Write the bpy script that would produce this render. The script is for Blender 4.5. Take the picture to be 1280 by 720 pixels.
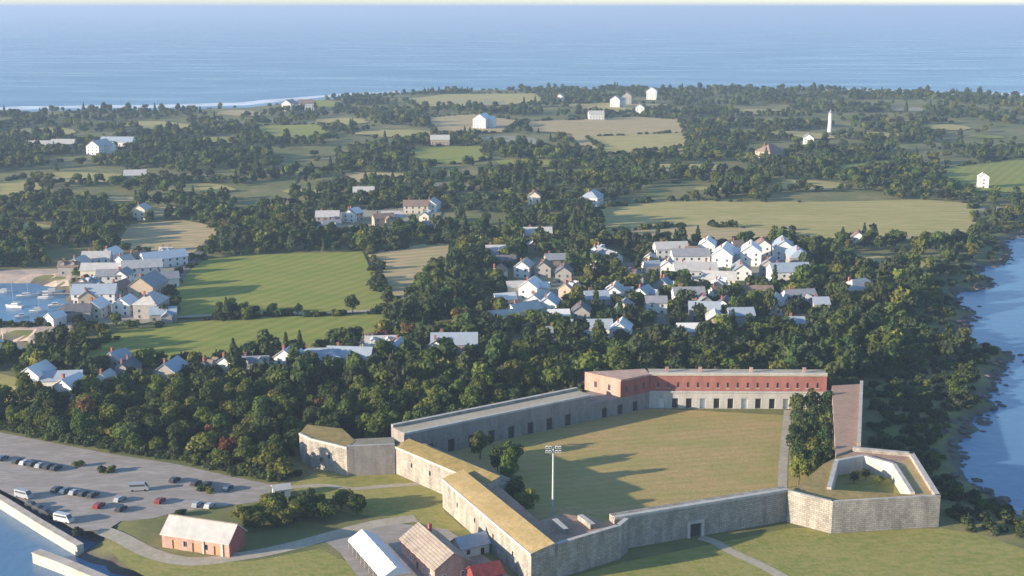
import bpy, math, random
import numpy as np
from mathutils import Vector, Matrix, noise as mnoise

for o in list(bpy.data.objects):
    bpy.data.objects.remove(o, do_unlink=True)
scene = bpy.context.scene
COL = scene.collection
R = math.radians

# ------------------------------------------------------------------ camera
CZ = 153.0
FOC = 1600.0                       # focal length in photo pixels (1280 wide)
PITCH = math.atan(351.0 / FOC)
cam_data = bpy.data.cameras.new('camera')
cam_data.sensor_width = 36.0
cam_data.lens = FOC / 1280.0 * 36.0
cam_data.clip_start = 1.0
cam_data.clip_end = 200000.0
cam = bpy.data.objects.new('camera', cam_data)
COL.objects.link(cam)
cam.location = (0, 0, CZ)
cam.rotation_euler = (math.pi / 2 - PITCH, 0, 0)
scene.camera = cam

# ------------------------------------------------------------------ sky and sun
SUN_EL = 12.5
SUN_AZ = 20.0                      # sun stands to the left, this many degrees towards the camera side
to_sun = Vector((-math.cos(R(SUN_AZ)) * math.cos(R(SUN_EL)), -math.sin(R(SUN_AZ)) * math.cos(R(SUN_EL)), math.sin(R(SUN_EL))))
world = bpy.data.worlds.new('World')
scene.world = world
world.use_nodes = True
wn = world.node_tree
bg = wn.nodes['Background']
sky = wn.nodes.new('ShaderNodeTexSky')
sky.sky_type = 'NISHITA'
sky.sun_disc = False
sky.sun_elevation = R(SUN_EL)
sky.sun_rotation = math.atan2(to_sun.x, to_sun.y)
sky.altitude = 100
sky.air_density = 1.0
sky.dust_density = 0.25
sky.ozone_density = 3.2
wn.links.new(sky.outputs[0], bg.inputs[0])
bg.inputs[1].default_value = 0.125
sun_data = bpy.data.lights.new('sun', 'SUN')
sun_data.energy = 4.8
sun_data.angle = R(0.5)
sun_data.color = (1.0, 0.84, 0.64)
sun = bpy.data.objects.new('sun', sun_data)
COL.objects.link(sun)
sun.rotation_euler = to_sun.to_track_quat('Z', 'Y').to_euler()
scene.view_settings.view_transform = 'Standard'
scene.view_settings.look = 'None'
scene.view_settings.exposure = 1.4
scene.view_settings.gamma = 1.0
scene.view_settings.use_curve_mapping = False
scene.render.engine = 'CYCLES'
scene.cycles.use_denoising = True
scene.cycles.max_bounces = 5
scene.cycles.diffuse_bounces = 2
scene.cycles.glossy_bounces = 2
scene.cycles.transmission_bounces = 2
scene.cycles.volume_bounces = 1
scene.cycles.transparent_max_bounces = 6

# ------------------------------------------------------------------ helpers
G0 = 3.0                            # level of the flat ground round the fort
_cp, _sp = math.cos(PITCH), math.sin(PITCH)

def ray(px, py):
    a = (px - 640.0) / FOC
    b = (360.0 - py) / FOC
    return a, _cp + b * _sp, -_sp + b * _cp

def P(px, py, z=G0):
    dx, dy, dz = ray(px, py)
    t = (z - CZ) / dz
    return Vector((dx * t, dy * t, z))

def smooth(a, b, x):
    t = np.clip((x - a) / (b - a), 0.0, 1.0)
    return t * t * (3 - 2 * t)

COAST_PX = [(-1500, 147), (-200, 143), (0, 142), (80, 140), (200, 139), (300, 137), (360, 131), (430, 124), (520, 118),
            (600, 114), (760, 113), (900, 113), (1010, 114), (1100, 117), (1180, 120), (1280, 122), (2600, 124),
            (2400, 210), (1500, 262), (1340, 284), (1280, 293), (1250, 301), (1261, 316), (1253, 330), (1225, 334), (1219, 346),
            (1238, 353), (1236, 359), (1190, 367), (1194, 378), (1207, 388), (1214, 404), (1184, 416), (1182, 427), (1212, 433),
            (1240, 437), (1263, 447), (1254, 458), (1240, 474), (1234, 500), (1231, 515), (1210, 532), (1194, 551), (1190, 568),
            (1194, 586), (1213, 612), (1248, 632), (1280, 648), (1330, 668), (1420, 730)]
coast = [P(x, y, 0)[:2] for x, y in COAST_PX]
coast += [(330, 180), (300, -400), (-200, -400), (-160, 200)]
coast += [P(x, y, 0)[:2] for x, y in [(180, 745), (112, 716), (48, 690), (96, 683), (60, 660), (0, 630), (-160, 552), (-500, 470),
                                      (-300, 468), (-60, 452), (0, 450), (22, 446), (34, 436), (22, 428), (0, 422), (-80, 420), (-82, 412),
                                      (0, 409), (40, 406), (72, 400), (84, 388), (84, 372), (78, 360), (40, 353), (0, 352), (-200, 349), (-700, 345)]]
coast = np.array(coast, float)

def poly_sd(poly, X, Y):
    """signed distance to a closed polygon, positive inside"""
    d2 = np.full(X.shape, 1e18)
    ins = np.zeros(X.shape, bool)
    n = len(poly)
    for i in range(n):
        x0, y0 = poly[i]
        x1, y1 = poly[(i + 1) % n]
        ex, ey = x1 - x0, y1 - y0
        L = ex * ex + ey * ey + 1e-9
        t = np.clip(((X - x0) * ex + (Y - y0) * ey) / L, 0, 1)
        d2 = np.minimum(d2, (X - x0 - t * ex) ** 2 + (Y - y0 - t * ey) ** 2)
        if y0 != y1:
            c = ((y0 > Y) != (y1 > Y)) & (X < (x1 - x0) * (Y - y0) / (y1 - y0) + x0)
            ins ^= c
    d = np.sqrt(d2)
    return np.where(ins, d, -d)

def rolling(X, Y):
    return (np.sin(X / 190.0 + 1.3) * np.cos(Y / 260.0 + 0.4) + 0.6 * np.sin(X / 97.0 - Y / 143.0 + 2.0)
            + 0.5 * np.cos(X / 310.0 + Y / 170.0)) * 0.5

def height(X, Y, d=None):
    X = np.asarray(X, float); Y = np.asarray(Y, float)
    if d is None:
        d = poly_sd(coast, X, Y)
    wob = 2.2 * np.sin(X / 5.3 + Y / 7.1) + 1.8 * np.sin(X / 9.7 - Y / 4.3)
    lot = (1 - smooth(-70, -50, X)) * (1 - smooth(450, 480, Y))          # behind the sea wall the fill lies lower
    shore = -3.0 + 6.0 * smooth(-9.0, 6.0, d + wob * smooth(350, 380, Y) * (1 - lot) - 6.0 * lot)
    hill = smooth(560, 1200, Y) * smooth(10, 260, d) * (5.0 + 6.0 * rolling(X, Y))
    return shore + hill

def hz(x, y):
    return float(height(np.array([x]), np.array([y]))[0])

def ground(px, py):
    """the point of the terrain that lies at a place of the map"""
    p = P(px, py, G0)
    for _ in range(4):
        p = P(px, py, max(hz(p.x, p.y), 0.0))
    return p

def in_poly(poly, X, Y):
    ins = np.zeros(X.shape, bool)
    n = len(poly)
    for i in range(n):
        x0, y0 = poly[i][:2]
        x1, y1 = poly[(i + 1) % n][:2]
        if y0 != y1:
            ins ^= ((y0 > Y) != (y1 > Y)) & (X < (x1 - x0) * (Y - y0) / (y1 - y0) + x0)
    return ins

# ------------------------------------------------------------------ materials
MATS = {}

def mat(name, col, rough=0.85, var=0.25, scale=0.3, col2=None, bump=0.0, bscale=None, spec=0.3, rnd=0.0, detail=6.0, coord='Object', metal=0.0):
    """noise mottled surface; col2 = second colour of the mottling; rnd = colour change from object to object"""
    if name in MATS:
        return MATS[name]
    m = bpy.data.materials.new(name)
    m.use_nodes = True
    nt = m.node_tree
    N, L = nt.nodes, nt.links
    b = N['Principled BSDF']
    b.inputs['Roughness'].default_value = rough
    b.inputs['Specular IOR Level'].default_value = spec
    b.inputs['Metallic'].default_value = metal
    tc = N.new('ShaderNodeTexCoord')
    n1 = N.new('ShaderNodeTexNoise')
    n1.inputs['Scale'].default_value = scale
    n1.inputs['Detail'].default_value = detail
    n1.inputs['Roughness'].default_value = 0.65
    L.new(tc.outputs[coord], n1.inputs['Vector'])
    ramp = N.new('ShaderNodeValToRGB')
    c1 = col
    c2 = col2 if col2 else tuple(min(1, c * (1 + var)) for c in col)
    c0 = tuple(c * (1 - var) for c in col)
    e = ramp.color_ramp.elements
    e[0].position = 0.30; e[0].color = (*c0, 1)
    e[1].position = 0.70; e[1].color = (*c2, 1)
    k = e.new(0.5); k.color = (*c1, 1)
    L.new(n1.outputs['Fac'], ramp.inputs['Fac'])
    out = ramp.outputs['Color']
    if rnd > 0:
        oi = N.new('ShaderNodeObjectInfo')
        hs = N.new('ShaderNodeHueSaturation')
        mr = N.new('ShaderNodeMapRange')
        mr.inputs['To Min'].default_value = 1 - rnd
        mr.inputs['To Max'].default_value = 1 + rnd
        L.new(oi.outputs['Random'], mr.inputs['Value'])
        L.new(mr.outputs[0], hs.inputs['Value'])
        mr2 = N.new('ShaderNodeMapRange')
        mr2.inputs['To Min'].default_value = 0.47
        mr2.inputs['To Max'].default_value = 0.53
        mm = N.new('ShaderNodeMath'); mm.operation = 'MULTIPLY'; mm.inputs[1].default_value = 7.31
        fr = N.new('ShaderNodeMath'); fr.operation = 'FRACT'
        L.new(oi.outputs['Random'], mm.inputs[0]); L.new(mm.outputs[0], fr.inputs[0]); L.new(fr.outputs[0], mr2.inputs['Value'])
        L.new(mr2.outputs[0], hs.inputs['Hue'])
        L.new(out, hs.inputs['Color'])
        out = hs.outputs['Color']
    L.new(out, b.inputs['Base Color'])
    if bump > 0:
        bp = N.new('ShaderNodeBump')
        bp.inputs['Strength'].default_value = 0.6
        bp.inputs['Distance'].default_value = bump
        n2 = N.new('ShaderNodeTexNoise')
        n2.inputs['Scale'].default_value = bscale or scale * 6
        n2.inputs['Detail'].default_value = 4
        L.new(tc.outputs[coord], n2.inputs['Vector'])
        L.new(n2.outputs['Fac'], bp.inputs['Height'])
        L.new(bp.outputs[0], b.inputs['Normal'])
    MATS[name] = m
    return m

def ground_mat(name, cols, scales, rough=0.95, bump=0.15, bscale=0.9, streak=None, stripe=None):
    """layered natural ground: a big and a small noise choose between three colours"""
    m = bpy.data.materials.new(name)
    m.use_nodes = True
    N, L = m.node_tree.nodes, m.node_tree.links
    b = N['Principled BSDF']
    b.inputs['Roughness'].default_value = rough
    b.inputs['Specular IOR Level'].default_value = 0.15
    tc = N.new('ShaderNodeTexCoord')
    vec = tc.outputs['Object']
    if streak:
        mp = N.new('ShaderNodeMapping')
        mp.inputs['Rotation'].default_value = (0, 0, streak[0])
        mp.inputs['Scale'].default_value = (1, streak[1], 1)
        L.new(vec, mp.inputs['Vector'])
        vec = mp.outputs[0]
    prev = None
    for i, sc in enumerate(scales):
        n = N.new('ShaderNodeTexNoise')
        n.inputs['Scale'].default_value = sc
        n.inputs['Detail'].default_value = 7
        n.inputs['Roughness'].default_value = 0.62
        L.new(vec, n.inputs['Vector'])
        mr = N.new('ShaderNodeMapRange')
        mr.inputs['From Min'].default_value = 0.36
        mr.inputs['From Max'].default_value = 0.64
        mr.interpolation_type = 'SMOOTHSTEP'
        L.new(n.outputs['Fac'], mr.inputs['Value'])
        mx = N.new('ShaderNodeMix')
        mx.data_type = 'RGBA'
        L.new(mr.outputs[0], mx.inputs['Factor'])
        if prev is None:
            mx.inputs['A'].default_value = (*cols[0], 1)
        else:
            L.new(prev, mx.inputs['A'])
        mx.inputs['B'].default_value = (*cols[i + 1], 1)
        prev = mx.outputs['Result']
        if i > 0:
            mu = N.new('ShaderNodeMath'); mu.operation = 'MULTIPLY'; mu.inputs[1].default_value = 0.6
            L.new(mr.outputs[0], mu.inputs[0])
            L.new(mu.outputs[0], mx.inputs['Factor'])
    if stripe:
        wv = N.new('ShaderNodeTexWave'); wv.inputs['Scale'].default_value = stripe[0]; wv.inputs['Distortion'].default_value = 2.5; wv.inputs['Detail'].default_value = 2
        wv.inputs['Detail Scale'].default_value = 0.4
        mp2 = N.new('ShaderNodeMapping'); mp2.inputs['Rotation'].default_value = (0, 0, stripe[1])
        L.new(tc.outputs['Object'], mp2.inputs['Vector']); L.new(mp2.outputs[0], wv.inputs['Vector'])
        mrw = N.new('ShaderNodeMapRange'); mrw.inputs['To Min'].default_value = 1 - stripe[2]; mrw.inputs['To Max'].default_value = 1 + stripe[2]
        L.new(wv.outputs['Fac'], mrw.inputs['Value'])
        sc_ = N.new('ShaderNodeVectorMath'); sc_.operation = 'SCALE'
        L.new(prev, sc_.inputs[0]); L.new(mrw.outputs[0], sc_.inputs['Scale'])
        prev = sc_.outputs[0]
    L.new(prev, b.inputs['Base Color'])
    bp = N.new('ShaderNodeBump')
    bp.inputs['Strength'].default_value = 0.7
    bp.inputs['Distance'].default_value = bump
    n2 = N.new('ShaderNodeTexNoise')
    n2.inputs['Scale'].default_value = bscale
    n2.inputs['Detail'].default_value = 5
    L.new(tc.outputs['Object'], n2.inputs['Vector'])
    L.new(n2.outputs['Fac'], bp.inputs['Height'])
    L.new(bp.outputs[0], b.inputs['Normal'])
    MATS[name] = m
    return m

def block_mat(name, c1, c2, mortar, bw=1.3, bh=0.55, ms=0.035, stain=0.35, rough=0.9):
    """coursed masonry, laid out in metres along the wall"""
    m = bpy.data.materials.new(name)
    m.use_nodes = True
    N, L = m.node_tree.nodes, m.node_tree.links
    b = N['Principled BSDF']
    b.inputs['Roughness'].default_value = rough
    b.inputs['Specular IOR Level'].default_value = 0.2
    uv = N.new('ShaderNodeUVMap')
    br = N.new('ShaderNodeTexBrick')
    br.inputs['Scale'].default_value = 1.0
    br.inputs['Brick Width'].default_value = bw
    br.inputs['Row Height'].default_value = bh
    br.inputs['Mortar Size'].default_value = ms
    br.inputs['Color1'].default_value = (*c1, 1)
    br.inputs['Color2'].default_value = (*c2, 1)
    br.inputs['Mortar'].default_value = (*mortar, 1)
    L.new(uv.outputs[0], br.inputs['Vector'])
    tc = N.new('ShaderNodeTexCoord')
    mp = N.new('ShaderNodeMapping')
    mp.inputs['Scale'].default_value = (0.35, 0.35, 0.10)
    L.new(tc.outputs['Object'], mp.inputs['Vector'])
    n1 = N.new('ShaderNodeTexNoise')
    n1.inputs['Scale'].default_value = 1.0
    n1.inputs['Detail'].default_value = 7
    n1.inputs['Roughness'].default_value = 0.7
    L.new(mp.outputs[0], n1.inputs['Vector'])
    mr = N.new('ShaderNodeMapRange')
    mr.inputs['From Min'].default_value = 0.3
    mr.inputs['From Max'].default_value = 0.62
    mr.inputs['To Min'].default_value = 1 - stain
    mr.inputs['To Max'].default_value = 1.08
    L.new(n1.outputs['Fac'], mr.inputs['Value'])
    mx = N.new('ShaderNodeVectorMath'); mx.operation = 'SCALE'
    L.new(br.outputs['Color'], mx.inputs[0])
    L.new(mr.outputs[0], mx.inputs['Scale'])
    L.new(mx.outputs[0], b.inputs['Base Color'])
    bp = N.new('ShaderNodeBump')
    bp.inputs['Strength'].default_value = 0.8
    bp.inputs['Distance'].default_value = 0.06
    bp.invert = True
    L.new(br.outputs['Fac'], bp.inputs['Height'])
    L.new(bp.outputs[0], b.inputs['Normal'])
    MATS[name] = m
    return m

block_mat('granite', (0.41, 0.365, 0.31), (0.30, 0.275, 0.24), (0.19, 0.17, 0.15), 1.5, 0.62, 0.045, 0.5)
block_mat('shale', (0.34, 0.30, 0.27), (0.27, 0.245, 0.225), (0.2, 0.18, 0.165), 0.9, 0.3)
block_mat('coping_stone', (0.48, 0.455, 0.41), (0.43, 0.405, 0.37), (0.35, 0.33, 0.3), 2.0, 0.6, 0.03, 0.25)
block_mat('brick', (0.44, 0.115, 0.085), (0.36, 0.09, 0.07), (0.33, 0.2, 0.17), 0.5, 0.16, 0.02, 0.3)
block_mat('pale_brick', (0.42, 0.2, 0.15), (0.5, 0.3, 0.23), (0.5, 0.42, 0.36), 0.6, 0.2, 0.025, 0.3)
block_mat('tiles_roof', (0.40, 0.33, 0.26), (0.33, 0.28, 0.23), (0.2, 0.17, 0.15), 0.6, 0.5, 0.05, 0.35)
ground_mat('earth_grass', [(0.30, 0.21, 0.08), (0.36, 0.25, 0.10), (0.16, 0.15, 0.045)], [0.12, 0.5])
ground_mat('tan_parapet', [(0.46, 0.33, 0.16), (0.38, 0.27, 0.12), (0.3, 0.23, 0.09)], [0.1, 0.6])
ground_mat('brick_paving', [(0.36, 0.22, 0.15), (0.28, 0.17, 0.12), (0.4, 0.3, 0.22)], [0.2, 1.0], bump=0.05)
ground_mat('terreplein', [(0.28, 0.25, 0.2), (0.22, 0.19, 0.14), (0.18, 0.17, 0.08)], [0.15, 0.8], bump=0.05)
ground_mat('parade_grass', [(0.44, 0.29, 0.13), (0.33, 0.275, 0.095), (0.27, 0.235, 0.07)], [0.04, 0.3], streak=(0.2, 2.5), stripe=(0.07, 1.35, 0.04))
ground_mat('lawn', [(0.18, 0.205, 0.042), (0.26, 0.245, 0.065), (0.36, 0.285, 0.11)], [0.05, 0.3], streak=(-0.3, 1.8))
ground_mat('rough_grass', [(0.15, 0.155, 0.052), (0.23, 0.2, 0.085), (0.1, 0.12, 0.042)], [0.02, 0.12])
ground_mat('gravel', [(0.30, 0.26, 0.232), (0.385, 0.33, 0.295), (0.225, 0.205, 0.155)], [0.05, 0.25], bump=0.04, streak=(0.35, 3.0))
ground_mat('asphalt', [(0.15, 0.14, 0.135), (0.2, 0.185, 0.175), (0.13, 0.125, 0.115)], [0.06, 0.5], bump=0.02)
ground_mat('sandy_path', [(0.38, 0.32, 0.25), (0.45, 0.39, 0.31), (0.3, 0.27, 0.17)], [0.1, 0.6], bump=0.03)
ground_mat('field_green', [(0.175, 0.22, 0.035), (0.225, 0.24, 0.042), (0.29, 0.25, 0.065)], [0.012, 0.07], streak=(0.15, 3.0), stripe=(0.04, 0.5, 0.09))
ground_mat('field_tan', [(0.48, 0.345, 0.185), (0.41, 0.31, 0.15), (0.27, 0.245, 0.105)], [0.015, 0.08], streak=(-0.1, 3.5), stripe=(0.035, 1.2, 0.1))
ground_mat('field_olive', [(0.37, 0.305, 0.11), (0.44, 0.345, 0.15), (0.25, 0.25, 0.065)], [0.012, 0.06], streak=(0.05, 3.5), stripe=(0.03, 1.5, 0.05))
ground_mat('beach', [(0.44, 0.33, 0.26), (0.46, 0.36, 0.28), (0.33, 0.26, 0.2)], [0.02, 0.2], bump=0.05)
ground_mat('clearing', [(0.28, 0.25, 0.2), (0.19, 0.19, 0.085), (0.34, 0.31, 0.27)], [0.02, 0.09])
mat('foam', (0.62, 0.66, 0.7), 0.7, 0.3, 0.02)
mat('pale_sand', (0.6, 0.56, 0.5), 0.9, 0.15, 0.05)
mat('rock', (0.10, 0.085, 0.075), 0.9, 0.4, 0.4, bump=0.3)
mat('seawall_stone', (0.44, 0.38, 0.31), 0.9, 0.25, 0.25, bump=0.1)
mat('white_paint', (0.66, 0.64, 0.60), 0.6, 0.08, 0.8)
mat('cream_paint', (0.58, 0.52, 0.41), 0.7, 0.1, 0.8)
mat('grey_shingle', (0.30, 0.28, 0.26), 0.85, 0.2, 0.9)
mat('tan_shingle', (0.36, 0.29, 0.22), 0.85, 0.2, 0.9)
mat('pale_roof', (0.42, 0.405, 0.38), 0.8, 0.15, 0.5)
mat('grey_roof', (0.24, 0.245, 0.26), 0.8, 0.2, 0.5)
mat('dark_roof', (0.115, 0.115, 0.125), 0.8, 0.25, 0.5)
mat('brown_roof', (0.22, 0.155, 0.12), 0.85, 0.25, 0.5)
mat('blue_roof', (0.30, 0.345, 0.39), 0.6, 0.12, 0.5)
mat('white_roof', (0.62, 0.61, 0.60), 0.5, 0.05, 0.4)
mat('glass', (0.06, 0.07, 0.085), 0.12, 0.1, 0.5, spec=0.6)
mat('dark_wood', (0.06, 0.05, 0.045), 0.8, 0.3, 0.8)
mat('red_paint', (0.20, 0.042, 0.038), 0.75, 0.4, 0.7)
mat('orange_wood', (0.42, 0.24, 0.13), 0.8, 0.2, 0.6)
mat('bark', (0.10, 0.08, 0.065), 0.95, 0.3, 1.2, bump=0.05)
mat('metal_grey', (0.42, 0.42, 0.41), 0.5, 0.06, 0.6)
mat('black_rubber', (0.02, 0.02, 0.02), 0.8, 0.1, 1.0)
for nm, c in (('car_white', (0.45, 0.45, 0.45)), ('car_silver', (0.3, 0.31, 0.325)), ('car_blue', (0.07, 0.10, 0.15)), ('car_dark', (0.04, 0.042, 0.048)), ('car_red', (0.20, 0.035, 0.03))):
    mat(nm, c, 0.3, 0.03, 0.5, spec=0.5)
for nm, c, c2 in (('leaf_mid', (0.095, 0.125, 0.024), (0.17, 0.18, 0.04)), ('leaf_dark', (0.058, 0.086, 0.026), (0.105, 0.125, 0.038)),
                  ('leaf_yellow', (0.15, 0.165, 0.03), (0.23, 0.21, 0.045)), ('leaf_russet', (0.20, 0.095, 0.04), (0.27, 0.14, 0.06)),
                  ('leaf_scrub', (0.055, 0.075, 0.03), (0.1, 0.105, 0.044))):
    lm = mat(nm, c, 0.75, 0.3, 0.35, col2=c2, spec=0.2, rnd=0.28)
    # light also passes through the leaves
    N_, L_ = lm.node_tree.nodes, lm.node_tree.links
    tb = N_.new('ShaderNodeBsdfTranslucent'); mxs = N_.new('ShaderNodeMixShader'); mxs.inputs[0].default_value = 0.4
    L_.new(N_['Principled BSDF'].inputs['Base Color'].links[0].from_socket, tb.inputs['Color'])
    L_.new(N_['Principled BSDF'].outputs[0], mxs.inputs[1]); L_.new(tb.outputs[0], mxs.inputs[2])
    L_.new(mxs.outputs[0], N_['Material Output'].inputs['Surface'])

def water_mat():
    m = bpy.data.materials.new('sea_water')
    m.use_nodes = True
    N, L = m.node_tree.nodes, m.node_tree.links
    b = N['Principled BSDF']
    b.inputs['Base Color'].default_value = (0.085, 0.18, 0.29, 1)
    b.inputs['Roughness'].default_value = 0.3
    b.inputs['IOR'].default_value = 1.33
    tc = N.new('ShaderNodeTexCoord')
    prev = None
    for sc, st, dist in ((0.02, 0.25, 1.2), (0.15, 0.45, 0.5), (0.9, 0.35, 0.12)):
        n = N.new('ShaderNodeTexNoise')
        n.inputs['Scale'].default_value = sc
        n.inputs['Detail'].default_value = 3
        L.new(tc.outputs['Object'], n.inputs['Vector'])
        bp = N.new('ShaderNodeBump')
        bp.inputs['Strength'].default_value = st
        bp.inputs['Distance'].default_value = dist
        L.new(n.outputs['Fac'], bp.inputs['Height'])
        if prev:
            L.new(prev, bp.inputs['Normal'])
        prev = bp.outputs[0]
    L.new(prev, b.inputs['Normal'])
    mp = N.new('ShaderNodeMapping'); mp.inputs['Scale'].default_value = (0.0025, 0.009, 1); mp.inputs['Rotation'].default_value = (0, 0, 0.25)
    L.new(tc.outputs['Object'], mp.inputs['Vector'])
    ns = N.new('ShaderNodeTexNoise'); ns.inputs['Scale'].default_value = 1.0; ns.inputs['Detail'].default_value = 8; ns.inputs['Roughness'].default_value = 0.62
    L.new(mp.outputs[0], ns.inputs['Vector'])
    mr = N.new('ShaderNodeMapRange'); mr.inputs['From Min'].default_value = 0.35; mr.inputs['From Max'].default_value = 0.65; mr.inputs['To Min'].default_value = 0.24; mr.inputs['To Max'].default_value = 0.38
    L.new(ns.outputs['Fac'], mr.inputs['Value']); L.new(mr.outputs[0], b.inputs['Roughness'])
    MATS['sea_water'] = m
water_mat()

# ------------------------------------------------------------------ mesh helpers
class MB:
    def __init__(self):
        self.v, self.f = [], []
    def face(self, *pts):
        i = len(self.v)
        self.v += [tuple(p) for p in pts]
        self.f.append(tuple(range(i, i + len(pts))))
    def box(self, c, s, rz=0.0, taper=1.0):
        cx, cy, cz = c; sx, sy, sz = (k / 2 for k in s)
        cr, sr = math.cos(rz), math.sin(rz)
        def q(x, y, z):
            t = taper if z > 0 else 1.0
            x *= t; y *= t
            return (cx + x * cr - y * sr, cy + x * sr + y * cr, cz + z)
        a = [q(-sx, -sy, -sz), q(sx, -sy, -sz), q(sx, sy, -sz), q(-sx, sy, -sz), q(-sx, -sy, sz), q(sx, -sy, sz), q(sx, sy, sz), q(-sx, sy, sz)]
        for f in ((0, 1, 5, 4), (1, 2, 6, 5), (2, 3, 7, 6), (3, 0, 4, 7), (4, 5, 6, 7), (3, 2, 1, 0)):
            self.face(*[a[k] for k in f])
    def tube(self, p0, p1, r0, r1, n=8, cap=True):
        p0, p1 = Vector(p0), Vector(p1)
        d = (p1 - p0).normalized()
        a = d.orthogonal().normalized(); b = d.cross(a)
        c0 = [p0 + (a * math.cos(2 * math.pi * k / n) + b * math.sin(2 * math.pi * k / n)) * r0 for k in range(n)]
        c1 = [p1 + (a * math.cos(2 * math.pi * k / n) + b * math.sin(2 * math.pi * k / n)) * r1 for k in range(n)]
        for k in range(n):
            self.face(c0[k], c0[(k + 1) % n], c1[(k + 1) % n], c1[k])
        if cap:
            self.face(*c1)
    def prism(self, poly, z0, z1, sides=True, top=True, skip=()):
        """upright prism over a plan polygon (turned counter clockwise)"""
        poly = ccw(poly)
        n = len(poly)
        if sides:
            for i in range(n):
                if i in skip: continue
                a, b = poly[i], poly[(i + 1) % n]
                self.face((a[0], a[1], z0), (b[0], b[1], z0), (b[0], b[1], z1), (a[0], a[1], z1))
        if top:
            self.face(*[(p[0], p[1], z1) for p in poly])
    def mesh(self, name):
        me = bpy.data.meshes.new(name)
        me.from_pydata(self.v, [], self.f)
        uvl = me.uv_layers.new(name='UVMap')
        nl = len(me.loops)
        uv = np.zeros((nl, 2), np.float32)
        k = 0
        for f in self.f:
            p = [self.v[i] for i in f]
            nx = ny = nzz = 0.0
            m = len(p)
            for i in range(m):
                a, b = p[i], p[(i + 1) % m]
                nx += (a[1] - b[1]) * (a[2] + b[2]); ny += (a[2] - b[2]) * (a[0] + b[0]); nzz += (a[0] - b[0]) * (a[1] + b[1])
            l = math.hypot(nx, ny)
            if l > 0.25 * abs(nzz):
                tx, ty = -ny / l, nx / l
                for q in p:
                    uv[k] = (q[0] * tx + q[1] * ty, q[2]); k += 1
            else:
                for q in p:
                    uv[k] = (q[0], q[1]); k += 1
        uvl.data.foreach_set('uv', uv.ravel())
        me.update()
        return me
    def build(self, name, material, parent=None):
        o = bpy.data.objects.new(name, self.mesh(name))
        o.data.materials.append(MATS[material])
        COL.objects.link(o)
        if parent: o.parent = parent
        return o

def ccw(poly):
    a = sum(poly[i][0] * poly[(i + 1) % len(poly)][1] - poly[(i + 1) % len(poly)][0] * poly[i][1] for i in range(len(poly)))
    return list(poly) if a > 0 else list(reversed(poly))

def tag(o, label=None, cat=None, group=None, kind=None):
    if label: o['label'] = label
    if cat: o['category'] = cat
    if group: o['group'] = group
    if kind: o['kind'] = kind
    return o

def empty(name, loc=(0, 0, 0), rz=0.0, parent=None):
    o = bpy.data.objects.new(name, None)
    o.empty_display_size = 1.0
    COL.objects.link(o)
    o.location = loc
    o.rotation_euler = (0, 0, rz)
    if parent: o.parent = parent
    return o

def link_mesh(name, me, parent=None, loc=None, rz=0.0, scale=None):
    o = bpy.data.objects.new(name, me)
    COL.objects.link(o)
    if parent: o.parent = parent
    if loc is not None: o.location = loc
    if rz: o.rotation_euler = (0, 0, rz)
    if scale: o.scale = scale
    return o

def wall_openings(mb, a, b, z0, z1, ops, depth, back=None):
    """vertical wall from a to b (outside on the right hand of a->b) with recessed openings (u0,u1,v0,v1[,arch])"""
    a = Vector((a[0], a[1])); b = Vector((b[0], b[1]))
    t = (b - a); Lw = t.length; t /= Lw
    n = Vector((t.y, -t.x))
    def q(u, z, dd=0.0):
        p = a + t * u - n * dd
        return (p.x, p.y, z)
    us = sorted({0.0, Lw, *[o[0] for o in ops], *[o[1] for o in ops]})
    vs = sorted({z0, z1, *[o[2] for o in ops], *[o[3] for o in ops]})
    for i in range(len(us) - 1):
        for j in range(len(vs) - 1):
            uc, vc = (us[i] + us[i + 1]) / 2, (vs[j] + vs[j + 1]) / 2
            if any(o[0] < uc < o[1] and o[2] < vc < o[3] for o in ops): continue
            mb.face(q(us[i], vs[j]), q(us[i + 1], vs[j]), q(us[i + 1], vs[j + 1]), q(us[i], vs[j + 1]))
    for o in ops:
        u0, u1, v0, v1 = o[:4]
        mb.face(q(u0, v0), q(u0, v0, depth), q(u0, v1, depth), q(u0, v1))
        mb.face(q(u1, v0, depth), q(u1, v0), q(u1, v1), q(u1, v1, depth))
        mb.face(q(u0, v1, depth), q(u1, v1, depth), q(u1, v1), q(u0, v1))
        mb.face(q(u0, v0), q(u1, v0), q(u1, v0, depth), q(u0, v0, depth))
        if back is not None:
            m2 = MB()
            m2.face(q(u0, v0, depth - 0.02), q(u1, v0, depth - 0.02), q(u1, v1, depth - 0.02), q(u0, v1, depth - 0.02))
            back.append(m2)

# ------------------------------------------------------------------ terrain, sea, ground sheets
import bmesh

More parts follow.
